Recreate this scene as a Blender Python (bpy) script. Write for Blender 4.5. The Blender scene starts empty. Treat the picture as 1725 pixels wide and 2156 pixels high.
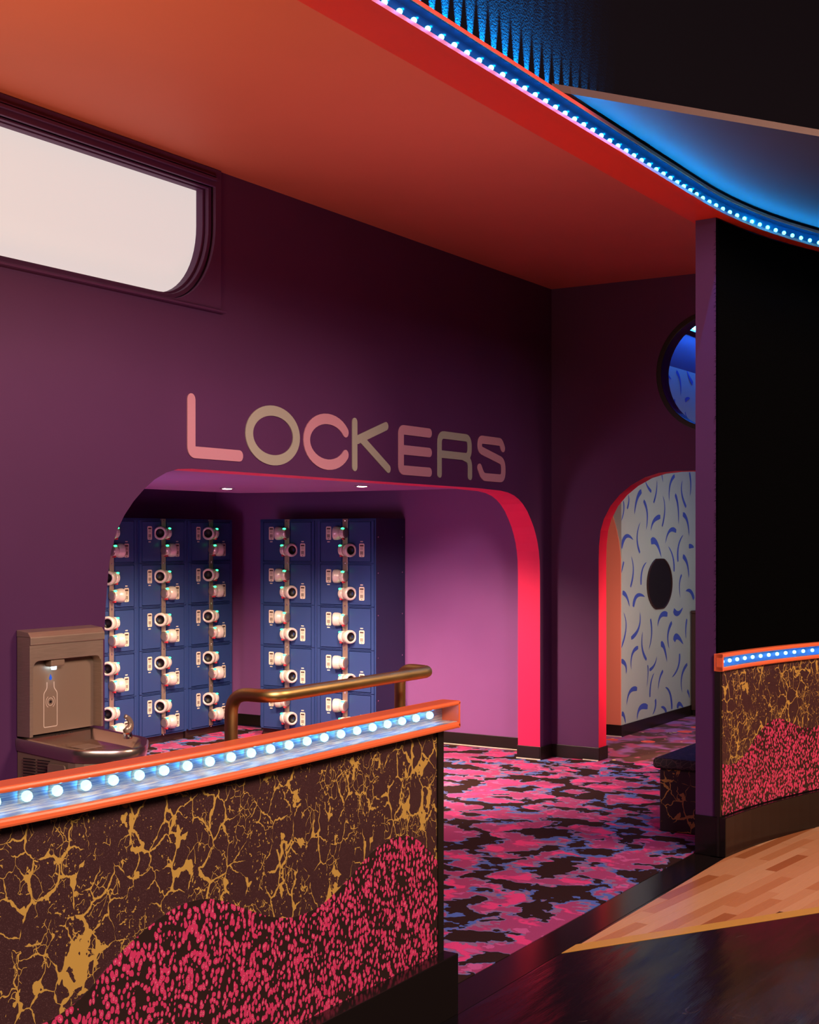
import bpy, bmesh, math, random
from mathutils import Vector, Matrix
from mathutils.geometry import tessellate_polygon
random.seed(7)
PI = math.pi
SC = bpy.context.scene
COL = SC.collection

# ------------------------------------------------------------------ camera, world, lights, exposure
CAM_F = 2850.0 / 1725.0 * 36.0
HEAD = math.radians(32.0956)             # the view turns this far to the left of the lettered wall's run
cd = bpy.data.cameras.new('camera'); cd.sensor_fit = 'HORIZONTAL'; cd.sensor_width = 36.0; cd.lens = CAM_F
cd.shift_x = 0.0; cd.shift_y = (1137.0 - 1078.0) / 1725.0
cd.clip_start = 0.05; cd.clip_end = 100
cam = bpy.data.objects.new('camera', cd); COL.objects.link(cam)
cam.location = (0, 0, 1.6)
cam.rotation_euler = (PI / 2, 0, HEAD - PI / 2)
SC.camera = cam
SC.view_settings.view_transform = 'Standard'
SC.view_settings.look = 'None'
SC.view_settings.exposure = 0.0
SC.view_settings.gamma = 1.0
SC.view_settings.use_curve_mapping = False
try:
    SC.cycles.use_denoising = True
    SC.cycles.max_bounces = 8
    SC.cycles.sample_clamp_indirect = 4.0
    SC.cycles.use_light_tree = True
    SC.cycles.caustics_reflective = False; SC.cycles.caustics_refractive = False
except Exception:
    pass
W = bpy.data.worlds.new('world'); SC.world = W; W.use_nodes = True
W.node_tree.nodes['Background'].inputs[0].default_value = (0.010, 0.006, 0.010, 1)
W.node_tree.nodes['Background'].inputs[1].default_value = 1.0

def aim(o, to):
    o.rotation_euler = (Vector(to) - o.location).to_track_quat('-Z', 'Y').to_euler()
def area(name, loc, to, size, size_y, power, col, spread=180):
    l = bpy.data.lights.new(name, 'AREA'); l.shape = 'RECTANGLE'; l.size = size; l.size_y = size_y
    l.energy = power; l.color = col; l.spread = math.radians(spread)
    o = bpy.data.objects.new(name, l); COL.objects.link(o); o.location = loc; aim(o, to); return o
def spot(name, loc, to, power, col, ang=90, blend=0.6, rad=0.04):
    l = bpy.data.lights.new(name, 'SPOT'); l.energy = power; l.color = col; l.spot_size = math.radians(ang)
    l.spot_blend = blend; l.shadow_soft_size = rad
    o = bpy.data.objects.new(name, l); COL.objects.link(o); o.location = loc; aim(o, to); return o
def point(name, loc, power, col, rad=0.1):
    l = bpy.data.lights.new(name, 'POINT'); l.energy = power; l.color = col; l.shadow_soft_size = rad
    o = bpy.data.objects.new(name, l); COL.objects.link(o); o.location = loc; return o

# rink lighting behind and beside the camera
area('rink_light', (0.8, -2.4, 4.4), (3.2, 2.3, 0.6), 2.4, 1.6, 300, (1.0, 0.82, 0.70))
area('rink_light', (6.6, -2.4, 4.4), (7.2, 1.6, 0.0), 1.6, 1.2, 270, (1.0, 0.66, 0.48))
area('rink_light', (2.2, -1.6, 4.5), (5.2, 4.2, 0.9), 1.4, 1.0, 62, (1.0, 0.50, 0.85))
# added fill lights under the lobby ceiling, no fixture there, colouring it
area('ceiling_fill', (2.2, 3.3, 1.6), (3.6, 3.4, 3.45), 0.8, 0.6, 20, (1.0, 0.68, 0.24), 140)
area('ceiling_fill', (4.7, 2.85, 0.9), (5.2, 3.0, 3.45), 1.0, 0.4, 8.5, (1.0, 0.42, 0.50), 120)
# two recessed downlights, and an added pink fill for the locker room
spot('downlight_lamp', (7.04, 5.86, 1.93), (7.5, 6.3, 0.0), 520, (1.0, 0.74, 0.44), 118, 0.7, 0.05)
spot('downlight_lamp', (7.19, 4.87, 1.93), (7.9, 5.1, 0.0), 460, (1.0, 0.70, 0.52), 118, 0.7, 0.05)
area('locker_room_fill', (4.9, 5.6, 0.9), (8.2, 5.3, 1.5), 0.6, 0.8, 17, (1.0, 0.56, 0.90))
# added fills for the corridor behind the round-headed doorway and its coral panel
area('corridor_fill', (10.6, 2.4, 2.3), (11.4, 4.3, 0.7), 0.8, 0.5, 8, (0.95, 0.95, 0.85), 110)
area('corridor_fill', (9.35, 3.3, 0.9), (10.2, 4.45, 0.6), 0.25, 0.5, 18.0, (1.0, 0.62, 0.50))

# ------------------------------------------------------------------ materials
def mat(name, col=(0.5, 0.5, 0.5), rough=0.6, metal=0.0, spec=0.5, emit=None, es=0.0):
    m = bpy.data.materials.new(name); m.use_nodes = True
    b = m.node_tree.nodes['Principled BSDF']
    b.inputs['Base Color'].default_value = (*col, 1); b.inputs['Roughness'].default_value = rough
    b.inputs['Metallic'].default_value = metal; b.inputs['Specular IOR Level'].default_value = spec
    if emit:
        b.inputs['Emission Color'].default_value = (*emit, 1); b.inputs['Emission Strength'].default_value = es
    return m
def N(m, t, **kw):
    n = m.node_tree.nodes.new(t)
    for k, v in kw.items():
        if k == 'inp':
            for a, b in v.items(): n.inputs[a].default_value = b
        else: setattr(n, k, v)
    return n
def LK(m, a, b): m.node_tree.links.new(a, b)
def BS(m): return m.node_tree.nodes['Principled BSDF']
def math_(m, op, a, b=None, c=None, clamp=False):
    n = N(m, 'ShaderNodeMath', operation=op); n.use_clamp = clamp
    for i, v in enumerate((a, b, c)):
        if v is None: continue
        if isinstance(v, (int, float)): n.inputs[i].default_value = v
        else: LK(m, v, n.inputs[i])
    return n.outputs[0]
def mixc(m, f, a, b):
    n = N(m, 'ShaderNodeMix', data_type='RGBA')
    for i, v in ((0, f), (6, a), (7, b)):
        if isinstance(v, (int, float)): n.inputs[i].default_value = v
        elif isinstance(v, tuple): n.inputs[i].default_value = (*v, 1)
        else: LK(m, v, n.inputs[i])
    return n.outputs[2]
def objco(m, scale=(1, 1, 1)):
    t = N(m, 'ShaderNodeTexCoord'); mp = N(m, 'ShaderNodeMapping'); mp.inputs['Scale'].default_value = scale
    LK(m, t.outputs['Object'], mp.inputs[0]); return mp.outputs[0]
def noise(m, vec, scale, detail=2, rough=0.5, out=0):
    n = N(m, 'ShaderNodeTexNoise', inp={'Scale': scale, 'Detail': detail, 'Roughness': rough}); LK(m, vec, n.inputs[0]); return n.outputs[out]
def vadd(m, a, b, s):
    sub = N(m, 'ShaderNodeVectorMath', operation='SUBTRACT'); LK(m, b, sub.inputs[0]); sub.inputs[1].default_value = (0.5, 0.5, 0.5)
    sc = N(m, 'ShaderNodeVectorMath', operation='SCALE'); LK(m, sub.outputs[0], sc.inputs[0]); sc.inputs['Scale'].default_value = s
    ad = N(m, 'ShaderNodeVectorMath', operation='ADD'); LK(m, a, ad.inputs[0]); LK(m, sc.outputs[0], ad.inputs[1]); return ad.outputs[0]
def step(m, x, lo, hi):
    n = N(m, 'ShaderNodeMapRange', interpolation_type='SMOOTHSTEP'); n.inputs['From Min'].default_value = lo; n.inputs['From Max'].default_value = hi
    LK(m, x, n.inputs[0]); return n.outputs[0]
def bump(m, h, strength, dist=0.01):
    b = N(m, 'ShaderNodeBump', inp={'Strength': strength, 'Distance': dist}); LK(m, h, b.inputs['Height']); LK(m, b.outputs[0], BS(m).inputs['Normal'])

def paint(name, col, rough=0.55, amt=0.10, spec=0.35):
    m = mat(name, col, rough, spec=spec); co = objco(m)
    n = noise(m, co, 2.2, 3)
    LK(m, mixc(m, n, tuple(c * (1 - amt) for c in col), tuple(min(1, c * (1 + amt)) for c in col)), BS(m).inputs['Base Color'])
    bump(m, noise(m, co, 260, 2), 0.06, 0.002)
    return m
M = {}
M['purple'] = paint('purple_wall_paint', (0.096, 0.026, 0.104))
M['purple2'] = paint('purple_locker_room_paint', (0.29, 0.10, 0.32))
M['pink'] = paint('neon_pink_paint', (0.98, 0.022, 0.12), 0.5, 0.03)
M['red'] = paint('neon_red_paint', (0.90, 0.015, 0.06), 0.5, 0.03)
M['coral'] = paint('coral_ceiling_paint', (0.62, 0.145, 0.095), 0.6, 0.05, 0.2)
M['coralw'] = paint('coral_wall_paint', (0.85, 0.26, 0.16), 0.6, 0.05)
M['orange'] = paint('orange_red_bulkhead_paint', (0.74, 0.040, 0.008), 0.5, 0.05)
M['pearl'] = paint('pale_blue_wall_paint', (0.42, 0.47, 0.44), 0.6, 0.06)
M['stroke'] = paint('blue_brush_paint', (0.055, 0.095, 0.44), 0.6, 0.2)
M['black'] = mat('black_base_board', (0.012, 0.008, 0.006), 0.35)
M['darkpaint'] = paint('dark_soffit_paint', (0.085, 0.080, 0.078), 0.7, 0.1)
M['brown'] = mat('dark_brown_panel', (0.045, 0.016, 0.012), 0.5)
M['plastic_orange'] = mat('orange_plastic', (0.98, 0.17, 0.05), 0.32, spec=0.5)
M['led'] = mat('blue_led', (0.5, 0.8, 1), 0.3, emit=(0.42, 0.82, 1.0), es=1.9)
M['led_up'] = mat('blue_led_upper', (0.5, 0.8, 1), 0.3, emit=(0.16, 0.62, 1.0), es=4.5)
M['green'] = mat('green_indicator', (0.05, 0.6, 0.2), 0.3, emit=(0.03, 1.0, 0.22), es=4.5)
M['redtab'] = mat('red_pull_tab', (0.55, 0.03, 0.05), 0.4)
M['plate'] = mat('cream_sticker', (0.85, 0.72, 0.62), 0.4)
M['ink'] = mat('dark_print', (0.08, 0.04, 0.035), 0.5)
M['ink2'] = mat('faded_print', (0.42, 0.30, 0.24), 0.5)
M['shell'] = mat('pearl_lock_plastic', (0.82, 0.68, 0.66), 0.30, 0.15)
M['hole'] = mat('dark_opening', (0.012, 0.008, 0.008), 0.5)
M['chrome'] = mat('chrome', (0.80, 0.76, 0.74), 0.12, 1.0)
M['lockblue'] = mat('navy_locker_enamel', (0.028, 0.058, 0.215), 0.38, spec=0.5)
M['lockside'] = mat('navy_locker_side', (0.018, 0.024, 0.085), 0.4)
M['brass'] = mat('aged_brass', (0.62, 0.33, 0.085), 0.40, 1.0)
m = M['brass']; co = objco(m); LK(m, mixc(m, noise(m, co, 14, 4), (0.55, 0.34, 0.11), (0.80, 0.54, 0.20)), BS(m).inputs['Base Color'])
M['stain'] = mat('bronze_stainless', (0.52, 0.40, 0.30), 0.34, 0.6)
m = M['stain']; co = objco(m, (3, 3, 40)); n = noise(m, co, 6, 4)
LK(m, mixc(m, n, (0.44, 0.33, 0.24), (0.62, 0.48, 0.36)), BS(m).inputs['Base Color'])
LK(m, math_(m, 'MULTIPLY_ADD', noise(m, objco(m), 5, 3), 0.25, 0.2), BS(m).inputs['Roughness'])
M['stain2'] = mat('polished_basin', (0.66, 0.53, 0.45), 0.24, 0.95)
M['taupe'] = mat('bronze_plastic', (0.40, 0.28, 0.19), 0.42, 0.35)
M['stripmetal'] = mat('steel_strip', (0.62, 0.44, 0.36), 0.35, 0.8)
M['pinkletter'] = paint('pink_letter_vinyl', (0.62, 0.30, 0.37), 0.5, 0.03)
M['greyletter'] = paint('sage_letter_vinyl', (0.42, 0.41, 0.33), 0.5, 0.03)
M['yellow'] = paint('yellow_floor_line', (0.62, 0.33, 0.06), 0.35, 0.08)
M['lamp'] = mat('lamp_face', (1, 0.9, 0.7), 0.4, emit=(1.0, 0.80, 0.55), es=22.0)
M['tube'] = mat('blue_tube_light', (0.3, 0.6, 1), 0.4, emit=(0.02, 0.20, 1.0), es=110.0)

# reflector behind the light strip, floor reflections painted in as gold streaks
m = M['refl'] = mat('painted_reflections', (0.5, 0.5, 0.52), 0.4, 0.25)
co = objco(m, (1.2, 8, 60)); n = noise(m, co, 9, 4, 0.6)
LK(m, mixc(m, step(m, n, 0.42, 0.6), (0.30, 0.36, 0.46), (0.85, 0.78, 0.58)), BS(m).inputs['Base Color'])
M['reflblue'] = mat('upper_reflector', (0.001, 0.016, 0.035), 0.8, 0.0, spec=0.05)
M['reflright'] = mat('blue_reflector', (0.04, 0.20, 0.55), 0.45, 0.1)
M['edgeorange'] = mat('soffit_edge_paint', (0.07, 0.017, 0.008), 0.6)
# clear cover
m = M['clear'] = mat('clear_acrylic', (0.8, 0.9, 1), 0.05)
nt = m.node_tree; tr = N(m, 'ShaderNodeBsdfTransparent'); gl = N(m, 'ShaderNodeBsdfGlossy'); gl.inputs['Roughness'].default_value = 0.2
mx = N(m, 'ShaderNodeMixShader'); mx.inputs[0].default_value = 0.02
LK(m, tr.outputs[0], mx.inputs[1]); LK(m, gl.outputs[0], mx.inputs[2]); LK(m, mx.outputs[0], nt.nodes['Material Output'].inputs[0])

# gold crackle laminate
m = M['gold'] = mat('gold_crackle_laminate', (0.05, 0.02, 0.02), 0.38)
co = objco(m, (1, 1, 0.8)); w1 = vadd(m, co, noise(m, co, 9, 3, 0.6, 1), 0.075); w2 = vadd(m, w1, noise(m, co, 55, 2, 0.6, 1), 0.012)
v = N(m, 'ShaderNodeTexVoronoi', feature='DISTANCE_TO_EDGE', inp={'Scale': 14.5}); LK(m, w2, v.inputs['Vector'])
wid = noise(m, co, 7.5, 3, 0.55)
wid = math_(m, 'MULTIPLY', math_(m, 'MAXIMUM', math_(m, 'SUBTRACT', wid, 0.40), 0.0), 0.22)
blob = math_(m, 'MULTIPLY', step(m, noise(m, w1, 10, 3, 0.6), 0.60, 0.70), 0.10)
brk = step(m, noise(m, co, 11, 3, 0.6), 0.40, 0.47)
thr = math_(m, 'ADD', math_(m, 'MULTIPLY', wid, brk), blob)
g1 = math_(m, 'LESS_THAN', v.outputs['Distance'], thr)
v3 = N(m, 'ShaderNodeTexVoronoi', feature='DISTANCE_TO_EDGE', inp={'Scale': 34}); LK(m, w2, v3.inputs['Vector'])
g2 = math_(m, 'MULTIPLY', math_(m, 'LESS_THAN', v3.outputs['Distance'], 0.022), math_(m, 'GREATER_THAN', noise(m, co, 13, 2), 0.55))
spk = math_(m, 'MULTIPLY', math_(m, 'GREATER_THAN', noise(m, co, 120, 3, 0.6), 0.64), math_(m, 'GREATER_THAN', noise(m, co, 9, 2), 0.50))
gm = math_(m, 'MAXIMUM', math_(m, 'MAXIMUM', g1, g2), spk)
base = mixc(m, math_(m, 'GREATER_THAN', noise(m, co, 420, 1), 0.63), (0.052, 0.019, 0.019), (0.11, 0.05, 0.045))
LK(m, mixc(m, gm, base, (0.56, 0.33, 0.065)), BS(m).inputs['Base Color'])
# pink spotted laminate
m = M['spots'] = mat('pink_spotted_laminate', (0.03, 0.015, 0.012), 0.38)
co = objco(m, (78, 78, 54)); w1 = vadd(m, co, noise(m, co, 0.25, 2, 0.5, 1), 1.6)
v = N(m, 'ShaderNodeTexVoronoi', feature='F1', inp={'Scale': 1.0, 'Randomness': 0.95}); LK(m, w1, v.inputs['Vector'])
r = math_(m, 'MULTIPLY_ADD', noise(m, co, 0.17, 2), 0.45, 0.26)
d = v.outputs['Distance']
inr = math_(m, 'LESS_THAN', d, r)
core = math_(m, 'LESS_THAN', d, 0.13)
mid = math_(m, 'LESS_THAN', d, 0.21)
pc = mixc(m, mid, (0.66, 0.040, 0.13), (0.92, 0.20, 0.30))
pc = mixc(m, core, pc, (0.40, 0.02, 0.06))
LK(m, mixc(m, inr, (0.028, 0.013, 0.010), pc), BS(m).inputs['Base Color'])
# camouflage carpet
m = M['carpet'] = mat('camouflage_carpet', (0.5, 0.1, 0.2), 0.95, spec=0.1)
co = objco(m, (1.0, 0.85, 1)); w1 = vadd(m, co, noise(m, co, 5.5, 3, 0.6, 1), 0.20); w2 = vadd(m, w1, noise(m, co, 24, 2, 0.6, 1), 0.040)
a = noise(m, w2, 5.5, 2.0, 0.5)
dark = math_(m, 'LESS_THAN', a, 0.470)
blue_n = noise(m, w2, 3.0, 1)
halo = math_(m, 'LESS_THAN', a, math_(m, 'MULTIPLY_ADD', step(m, blue_n, 0.45, 0.65), 0.045, 0.477))
edge = math_(m, 'LESS_THAN', a, math_(m, 'MULTIPLY_ADD', step(m, blue_n, 0.45, 0.65), 0.045, 0.505))
b2 = noise(m, w2, 6.5, 2, 0.5)
pk = mixc(m, step(m, b2, 0.52, 0.60), (0.47, 0.070, 0.21), (0.96, 0.075, 0.28))
pk = mixc(m, math_(m, 'LESS_THAN', noise(m, w2, 13, 1), 0.37), pk, (0.72, 0.14, 0.38))
c1 = mixc(m, edge, pk, (0.34, 0.20, 0.36))
c1 = mixc(m, halo, c1, (0.11, 0.20, 0.60))
c1 = mixc(m, dark, c1, (0.035, 0.014, 0.010))
c1 = mixc(m, math_(m, 'MULTIPLY', noise(m, co, 500, 1), 0.35), c1, (0.02, 0.01, 0.02))
LK(m, c1, BS(m).inputs['Base Color']); bump(m, noise(m, co, 320, 2), 0.4, 0.004)
# galaxy-like corridor carpet
m = M['carpet2'] = mat('spotted_dark_carpet', (0.1, 0.05, 0.08), 0.95, spec=0.1)
co = objco(m, (1, 1, 1)); w1 = vadd(m, co, noise(m, co, 4, 2, 0.5, 1), 0.15)
a = noise(m, w1, 3.5, 3)
c1 = mixc(m, step(m, a, 0.45, 0.58), (0.10, 0.045, 0.03), (0.34, 0.13, 0.28))
c1 = mixc(m, step(m, noise(m, w1, 5, 2), 0.52, 0.62), c1, (0.42, 0.08, 0.14))
v = N(m, 'ShaderNodeTexVoronoi', feature='F1', inp={'Scale': 3.0}); LK(m, co, v.inputs['Vector'])
c1 = mixc(m, math_(m, 'LESS_THAN', v.outputs['Distance'], 0.20), c1, (0.85, 0.10, 0.06))
v = N(m, 'ShaderNodeTexVoronoi', feature='F1', inp={'Scale': 9.0}); LK(m, w1, v.inputs['Vector'])
c1 = mixc(m, math_(m, 'LESS_THAN', v.outputs['Distance'], 0.13), c1, (0.75, 0.50, 0.22))
LK(m, c1, BS(m).inputs['Base Color'])
# black rink floor
m = M['blackfloor'] = mat('glossy_black_floor', (0.008, 0.006, 0.007), 0.10, spec=0.5)
co = objco(m, (1, 1, 1)); big = noise(m, objco(m, (0.7, 3.2, 1)), 1.5, 3, 0.5)
scr = noise(m, objco(m, (1.5, 30, 1)), 6, 4, 0.7)
LK(m, math_(m, 'MULTIPLY_ADD', step(m, scr, 0.5, 0.75), 0.14, 0.09), BS(m).inputs['Roughness'])
bump(m, math_(m, 'ADD', big, math_(m, 'MULTIPLY', scr, 0.04)), 0.16, 0.05)
v = N(m, 'ShaderNodeTexVoronoi', feature='DISTANCE_TO_EDGE', inp={'Scale': 1.6}); LK(m, vadd(m, co, noise(m, co, 3, 2, 0.5, 1), 0.5), v.inputs['Vector'])
sc_ = math_(m, 'MULTIPLY', math_(m, 'LESS_THAN', v.outputs['Distance'], 0.0012), math_(m, 'GREATER_THAN', noise(m, co, 12, 2), 0.56))
LK(m, mixc(m, sc_, (0.008, 0.006, 0.007), (0.09, 0.06, 0.05)), BS(m).inputs['Base Color'])
M['gloss'] = mat('gloss_black_plinth', (0.010, 0.007, 0.006), 0.16, spec=0.3)
# black carpeted wall
m = M['fuzz'] = mat('black_carpet_wall', (0.0022, 0.0022, 0.0022), 1.0, spec=0.0)
bump(m, noise(m, objco(m), 300, 2), 0.8, 0.006)
M['rinkceil'] = mat('black_rink_ceiling', (0.012, 0.010, 0.011), 0.9, spec=0.1)
M['rinkwall'] = mat('black_rink_wall', (0.006, 0.005, 0.007), 1.0, spec=0.0); bump(M['rinkwall'], noise(M['rinkwall'], objco(M['rinkwall']), 120, 2), 0.3, 0.003)
# maple boards in four tones
WOOD = []
for i, (ca, cb) in enumerate((((0.60, 0.30, 0.13), (0.74, 0.40, 0.19)), ((0.56, 0.25, 0.10), (0.68, 0.34, 0.15)), ((0.50, 0.19, 0.065), (0.60, 0.26, 0.10)), ((0.36, 0.11, 0.03), (0.46, 0.16, 0.05)))):
    m = mat('maple_board', ca, 0.30, spec=0.5)
    n = noise(m, objco(m, (2.2, 34, 10)), 3.5, 4, 0.6); LK(m, mixc(m, n, ca, cb), BS(m).inputs['Base Color']); WOOD.append(m)
# bench
m = M['bench'] = mat('bench_laminate', (0.02, 0.01, 0.008), 0.4)
co = objco(m); w1 = vadd(m, co, noise(m, co, 9, 3, 0.6, 1), 0.09)
v = N(m, 'ShaderNodeTexVoronoi', feature='DISTANCE_TO_EDGE', inp={'Scale': 12}); LK(m, w1, v.inputs['Vector'])
g = math_(m, 'LESS_THAN', v.outputs['Distance'], math_(m, 'MULTIPLY', math_(m, 'MAXIMUM', math_(m, 'SUBTRACT', noise(m, co, 8, 3), 0.42), 0.0), 0.25))
LK(m, mixc(m, g, (0.018, 0.009, 0.007), (0.40, 0.20, 0.04)), BS(m).inputs['Base Color'])
m = M['benchtop'] = mat('bench_cushion', (0.03, 0.02, 0.018), 0.75)
v = N(m, 'ShaderNodeTexVoronoi', feature='DISTANCE_TO_EDGE', inp={'Scale': 30}); LK(m, objco(m), v.inputs['Vector'])
LK(m, mixc(m, math_(m, 'LESS_THAN', v.outputs['Distance'], 0.05), (0.022, 0.016, 0.015), (0.075, 0.05, 0.04)), BS(m).inputs['Base Color'])
M['pane'] = mat('frosted_window_pane', (0.40, 0.36, 0.35), 0.6, emit=(1.0, 0.90, 0.87), es=0.66)

# ------------------------------------------------------------------ helpers
def obj(name, bm, m, parent=None, smooth=False, bevel=0.0, bseg=2, recalc=True):
    if recalc: bmesh.ops.recalc_face_normals(bm, faces=bm.faces)
    me = bpy.data.meshes.new(name); bm.to_mesh(me); bm.free()
    for k in (m if isinstance(m, (list, tuple)) else [m]): me.materials.append(k)
    if smooth:
        for p in me.polygons: p.use_smooth = True
    o = bpy.data.objects.new(name, me); COL.objects.link(o)
    if bevel:
        b = o.modifiers.new('bevel', 'BEVEL'); b.width = bevel; b.segments = bseg; b.limit_method = 'ANGLE'; b.angle_limit = math.radians(35)
        if smooth is False: b.harden_normals = False
    if parent: o.parent = parent
    return o
def tag(o, label, cat=None, group=None, kind=None):
    if label: o['label'] = label
    if cat: o['category'] = cat
    if group: o['group'] = group
    if kind: o['kind'] = kind
    return o
def thing(name, label, cat, loc=(0, 0, 0), rz=0.0, group=None):
    o = bpy.data.objects.new(name, None); o.empty_display_size = 0.1; COL.objects.link(o)
    o.location = loc; o.rotation_euler = (0, 0, rz); return tag(o, label, cat, group)
def struct(name, label, bm, m, **kw):
    o = obj(name, bm, m, **kw); o['kind'] = 'structure'; o['label'] = label; return o
def B(): return bmesh.new()
def box(bm, x0, x1, y0, y1, z0, z1, mi=0):
    v = [bm.verts.new(p) for p in ((x0, y0, z0), (x1, y0, z0), (x1, y1, z0), (x0, y1, z0), (x0, y0, z1), (x1, y0, z1), (x1, y1, z1), (x0, y1, z1))]
    for f in ((0, 3, 2, 1), (4, 5, 6, 7), (0, 1, 5, 4), (1, 2, 6, 5), (2, 3, 7, 6), (3, 0, 4, 7)):
        bm.faces.new([v[i] for i in f]).material_index = mi
    return v
def boxb(*a): bm = B(); box(bm, *a); return bm
def prism(bm, poly, fn, t0, t1, holes=(), side=0, face=0, hole_side=None):
    """extruded flat shape with holes; fn(u, v, t) -> point; reveals of holes get their own material slot"""
    loops = [list(poly)] + [list(h) for h in holes]
    flat = [p for l in loops for p in l]
    tris = tessellate_polygon([[Vector((p[0], p[1], 0)) for p in l] for l in loops])
    A = [bm.verts.new(fn(p[0], p[1], t0)) for p in flat]; Bv = [bm.verts.new(fn(p[0], p[1], t1)) for p in flat]
    for t in tris:
        try:
            bm.faces.new([A[i] for i in t]).material_index = face
            bm.faces.new([Bv[i] for i in reversed(t)]).material_index = face
        except ValueError: pass
    k = 0
    for li, l in enumerate(loops):
        n = len(l)
        for i in range(n):
            j = (i + 1) % n
            f = bm.faces.new([A[k + i], A[k + j], Bv[k + j], Bv[k + i]])
            f.material_index = side if li == 0 else (side if hole_side is None else hole_side)
        k += n
def XZ(u, v, t): return (u, t, v)          # wall along X, t = Y
def YZ(u, v, t): return (t, u, v)          # wall along Y, t = X
def XY(u, v, t): return (u, v, t)
def sweep(bm, path, prof, closed=True, caps=True, mi=0):
    """path: list of (x, y, nx, ny); prof: list of (offset along normal, z)"""
    rings = [[bm.verts.new((x + nx * o, y + ny * o, z)) for (o, z) in prof] for (x, y, nx, ny) in path]
    n = len(prof)
    for a, b in zip(rings, rings[1:]):
        for i in range(n if closed else n - 1):
            j = (i + 1) % n; bm.faces.new([a[i], b[i], b[j], a[j]]).material_index = mi
    if caps and closed:
        bm.faces.new(rings[0]).material_index = mi; bm.faces.new(list(reversed(rings[-1]))).material_index = mi
def tube(bm, pts, r, seg=14, cap=True):
    pts = [Vector(p) for p in pts]; rings = []
    t0 = (pts[1] - pts[0]).normalized(); nrm = t0.orthogonal().normalized()
    for i, p in enumerate(pts):
        t = ((pts[min(i + 1, len(pts) - 1)] - pts[max(i - 1, 0)])).normalized()
        nrm = (nrm - t * nrm.dot(t)).normalized(); bn = t.cross(nrm)
        rr = r[i] if isinstance(r, (list, tuple)) else r
        rings.append([bm.verts.new(p + (nrm * math.cos(2 * PI * k / seg) + bn * math.sin(2 * PI * k / seg)) * rr) for k in range(seg)])
    for a, b in zip(rings, rings[1:]):
        for k in range(seg): bm.faces.new([a[k], a[(k + 1) % seg], b[(k + 1) % seg], b[k]])
    if cap: bm.faces.new(list(reversed(rings[0]))); bm.faces.new(rings[-1])
def lathe(bm, prof, seg, M4=None, mis=None):
    """prof: (radius, height); revolve about local z, placed by matrix M4"""
    M4 = M4 or Matrix(); rings = []
    for (r, h) in prof:
        if r < 1e-6: rings.append([bm.verts.new(M4 @ Vector((0, 0, h)))])
        else: rings.append([bm.verts.new(M4 @ Vector((r * math.cos(2 * PI * k / seg), r * math.sin(2 * PI * k / seg), h))) for k in range(seg)])
    for q, (a, b) in enumerate(zip(rings, rings[1:])):
        mi = mis[q] if mis else 0
        for k in range(seg):
            k2 = (k + 1) % seg
            if len(a) == 1 and len(b) == 1: continue
            if len(a) == 1: f = bm.faces.new([a[0], b[k], b[k2]])
            elif len(b) == 1: f = bm.faces.new([a[k], a[k2], b[0]])
            else: f = bm.faces.new([a[k], a[k2], b[k2], b[k]])
            f.material_index = mi
def rrect(x0, x1, y0, y1, r, n=5):
    out = []
    for cx, cy, a in ((x1 - r, y1 - r, 0), (x0 + r, y1 - r, 90), (x0 + r, y0 + r, 180), (x1 - r, y0 + r, 270)):
        for k in range(n + 1):
            t = math.radians(a + 90 * k / n); out.append((cx + r * math.cos(t), cy + r * math.sin(t)))
    return out
def round_path(pts, r, n=6, closed=False):
    """rounds the corners of a 3D polyline"""
    P = [Vector(p) for p in pts]; out = [P[0]]
    for i in range(1, len(P) - 1):
        a, b, c = P[i - 1], P[i], P[i + 1]
        rr = min(r, (a - b).length * 0.49, (c - b).length * 0.49)
        p0 = b + (a - b).normalized() * rr; p1 = b + (c - b).normalized() * rr
        for k in range(n + 1):
            t = k / n; out.append(p0 * (1 - t) ** 2 + b * 2 * t * (1 - t) + p1 * t * t)
    out.append(P[-1]); return out
def copy_tree(o, parent=None):
    c = o.copy(); COL.objects.link(c)
    if parent: c.parent = parent
    for ch in list(o.children): copy_tree(ch, c)
    return c

# rink edge: straight, then bending away to the right
def rink_y(x):
    y = 2.262
    if x > 6.25: y -= 4.5 - math.sqrt(max(0.01, 4.5 ** 2 - (x - 6.25) ** 2))
    if x < 3.0: y += (3.0 - x) ** 2 / 18.0
    return y
def rink_path(x0, x1, step_=0.12):
    n = max(2, int(round((x1 - x0) / step_)) + 1); out = []
    for i in range(n):
        x = x0 + (x1 - x0) * i / (n - 1); y = rink_y(x)
        dy = (rink_y(x + 0.01) - rink_y(x - 0.01)) / 0.02; l = math.hypot(1, dy)
        out.append((x, y, -dy / l, 1 / l))
    return out
def rink_at(x, off):
    y = rink_y(x); dy = (rink_y(x + 0.01) - rink_y(x - 0.01)) / 0.02; l = math.hypot(1, dy)
    return (x - dy / l * off, y + off / l)

# ------------------------------------------------------------------ setting: floors
CEIL = 3.45
bm = B(); poly = [(-3, -4), (14, -4), (14, -3.9), (10.8, -3.9)] + [(x, rink_y(x) + 0.10) for x in (10.4, 10.2, 9.8, 9.4, 9.0, 8.6, 8.2, 7.8, 7.4, 7.0, 6.6)] + [(6.6, 2.285), (2.0, 2.285), (-3, 2.285)]
prism(bm, poly, XY, -0.06, 0.0); struct('floor', 'glossy black rink floor in front of the half wall', bm, M['blackfloor'])
bm = B(); box(bm, -3, 9.4, 2.288, 2.50, -0.06, 0.0); struct('floor', 'glossy black floor strip between carpet and rink', bm, M['gloss'])
bm = B(); box(bm, -3, 9.09, 2.447, 7.9, -0.05, 0.003); box(bm, 9.09, 14, 1.0, 2.447, -0.06, -0.002)
o = struct('floor', 'pink blue and black camouflage carpet in lobby and locker room', bm, M['carpet'])
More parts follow.
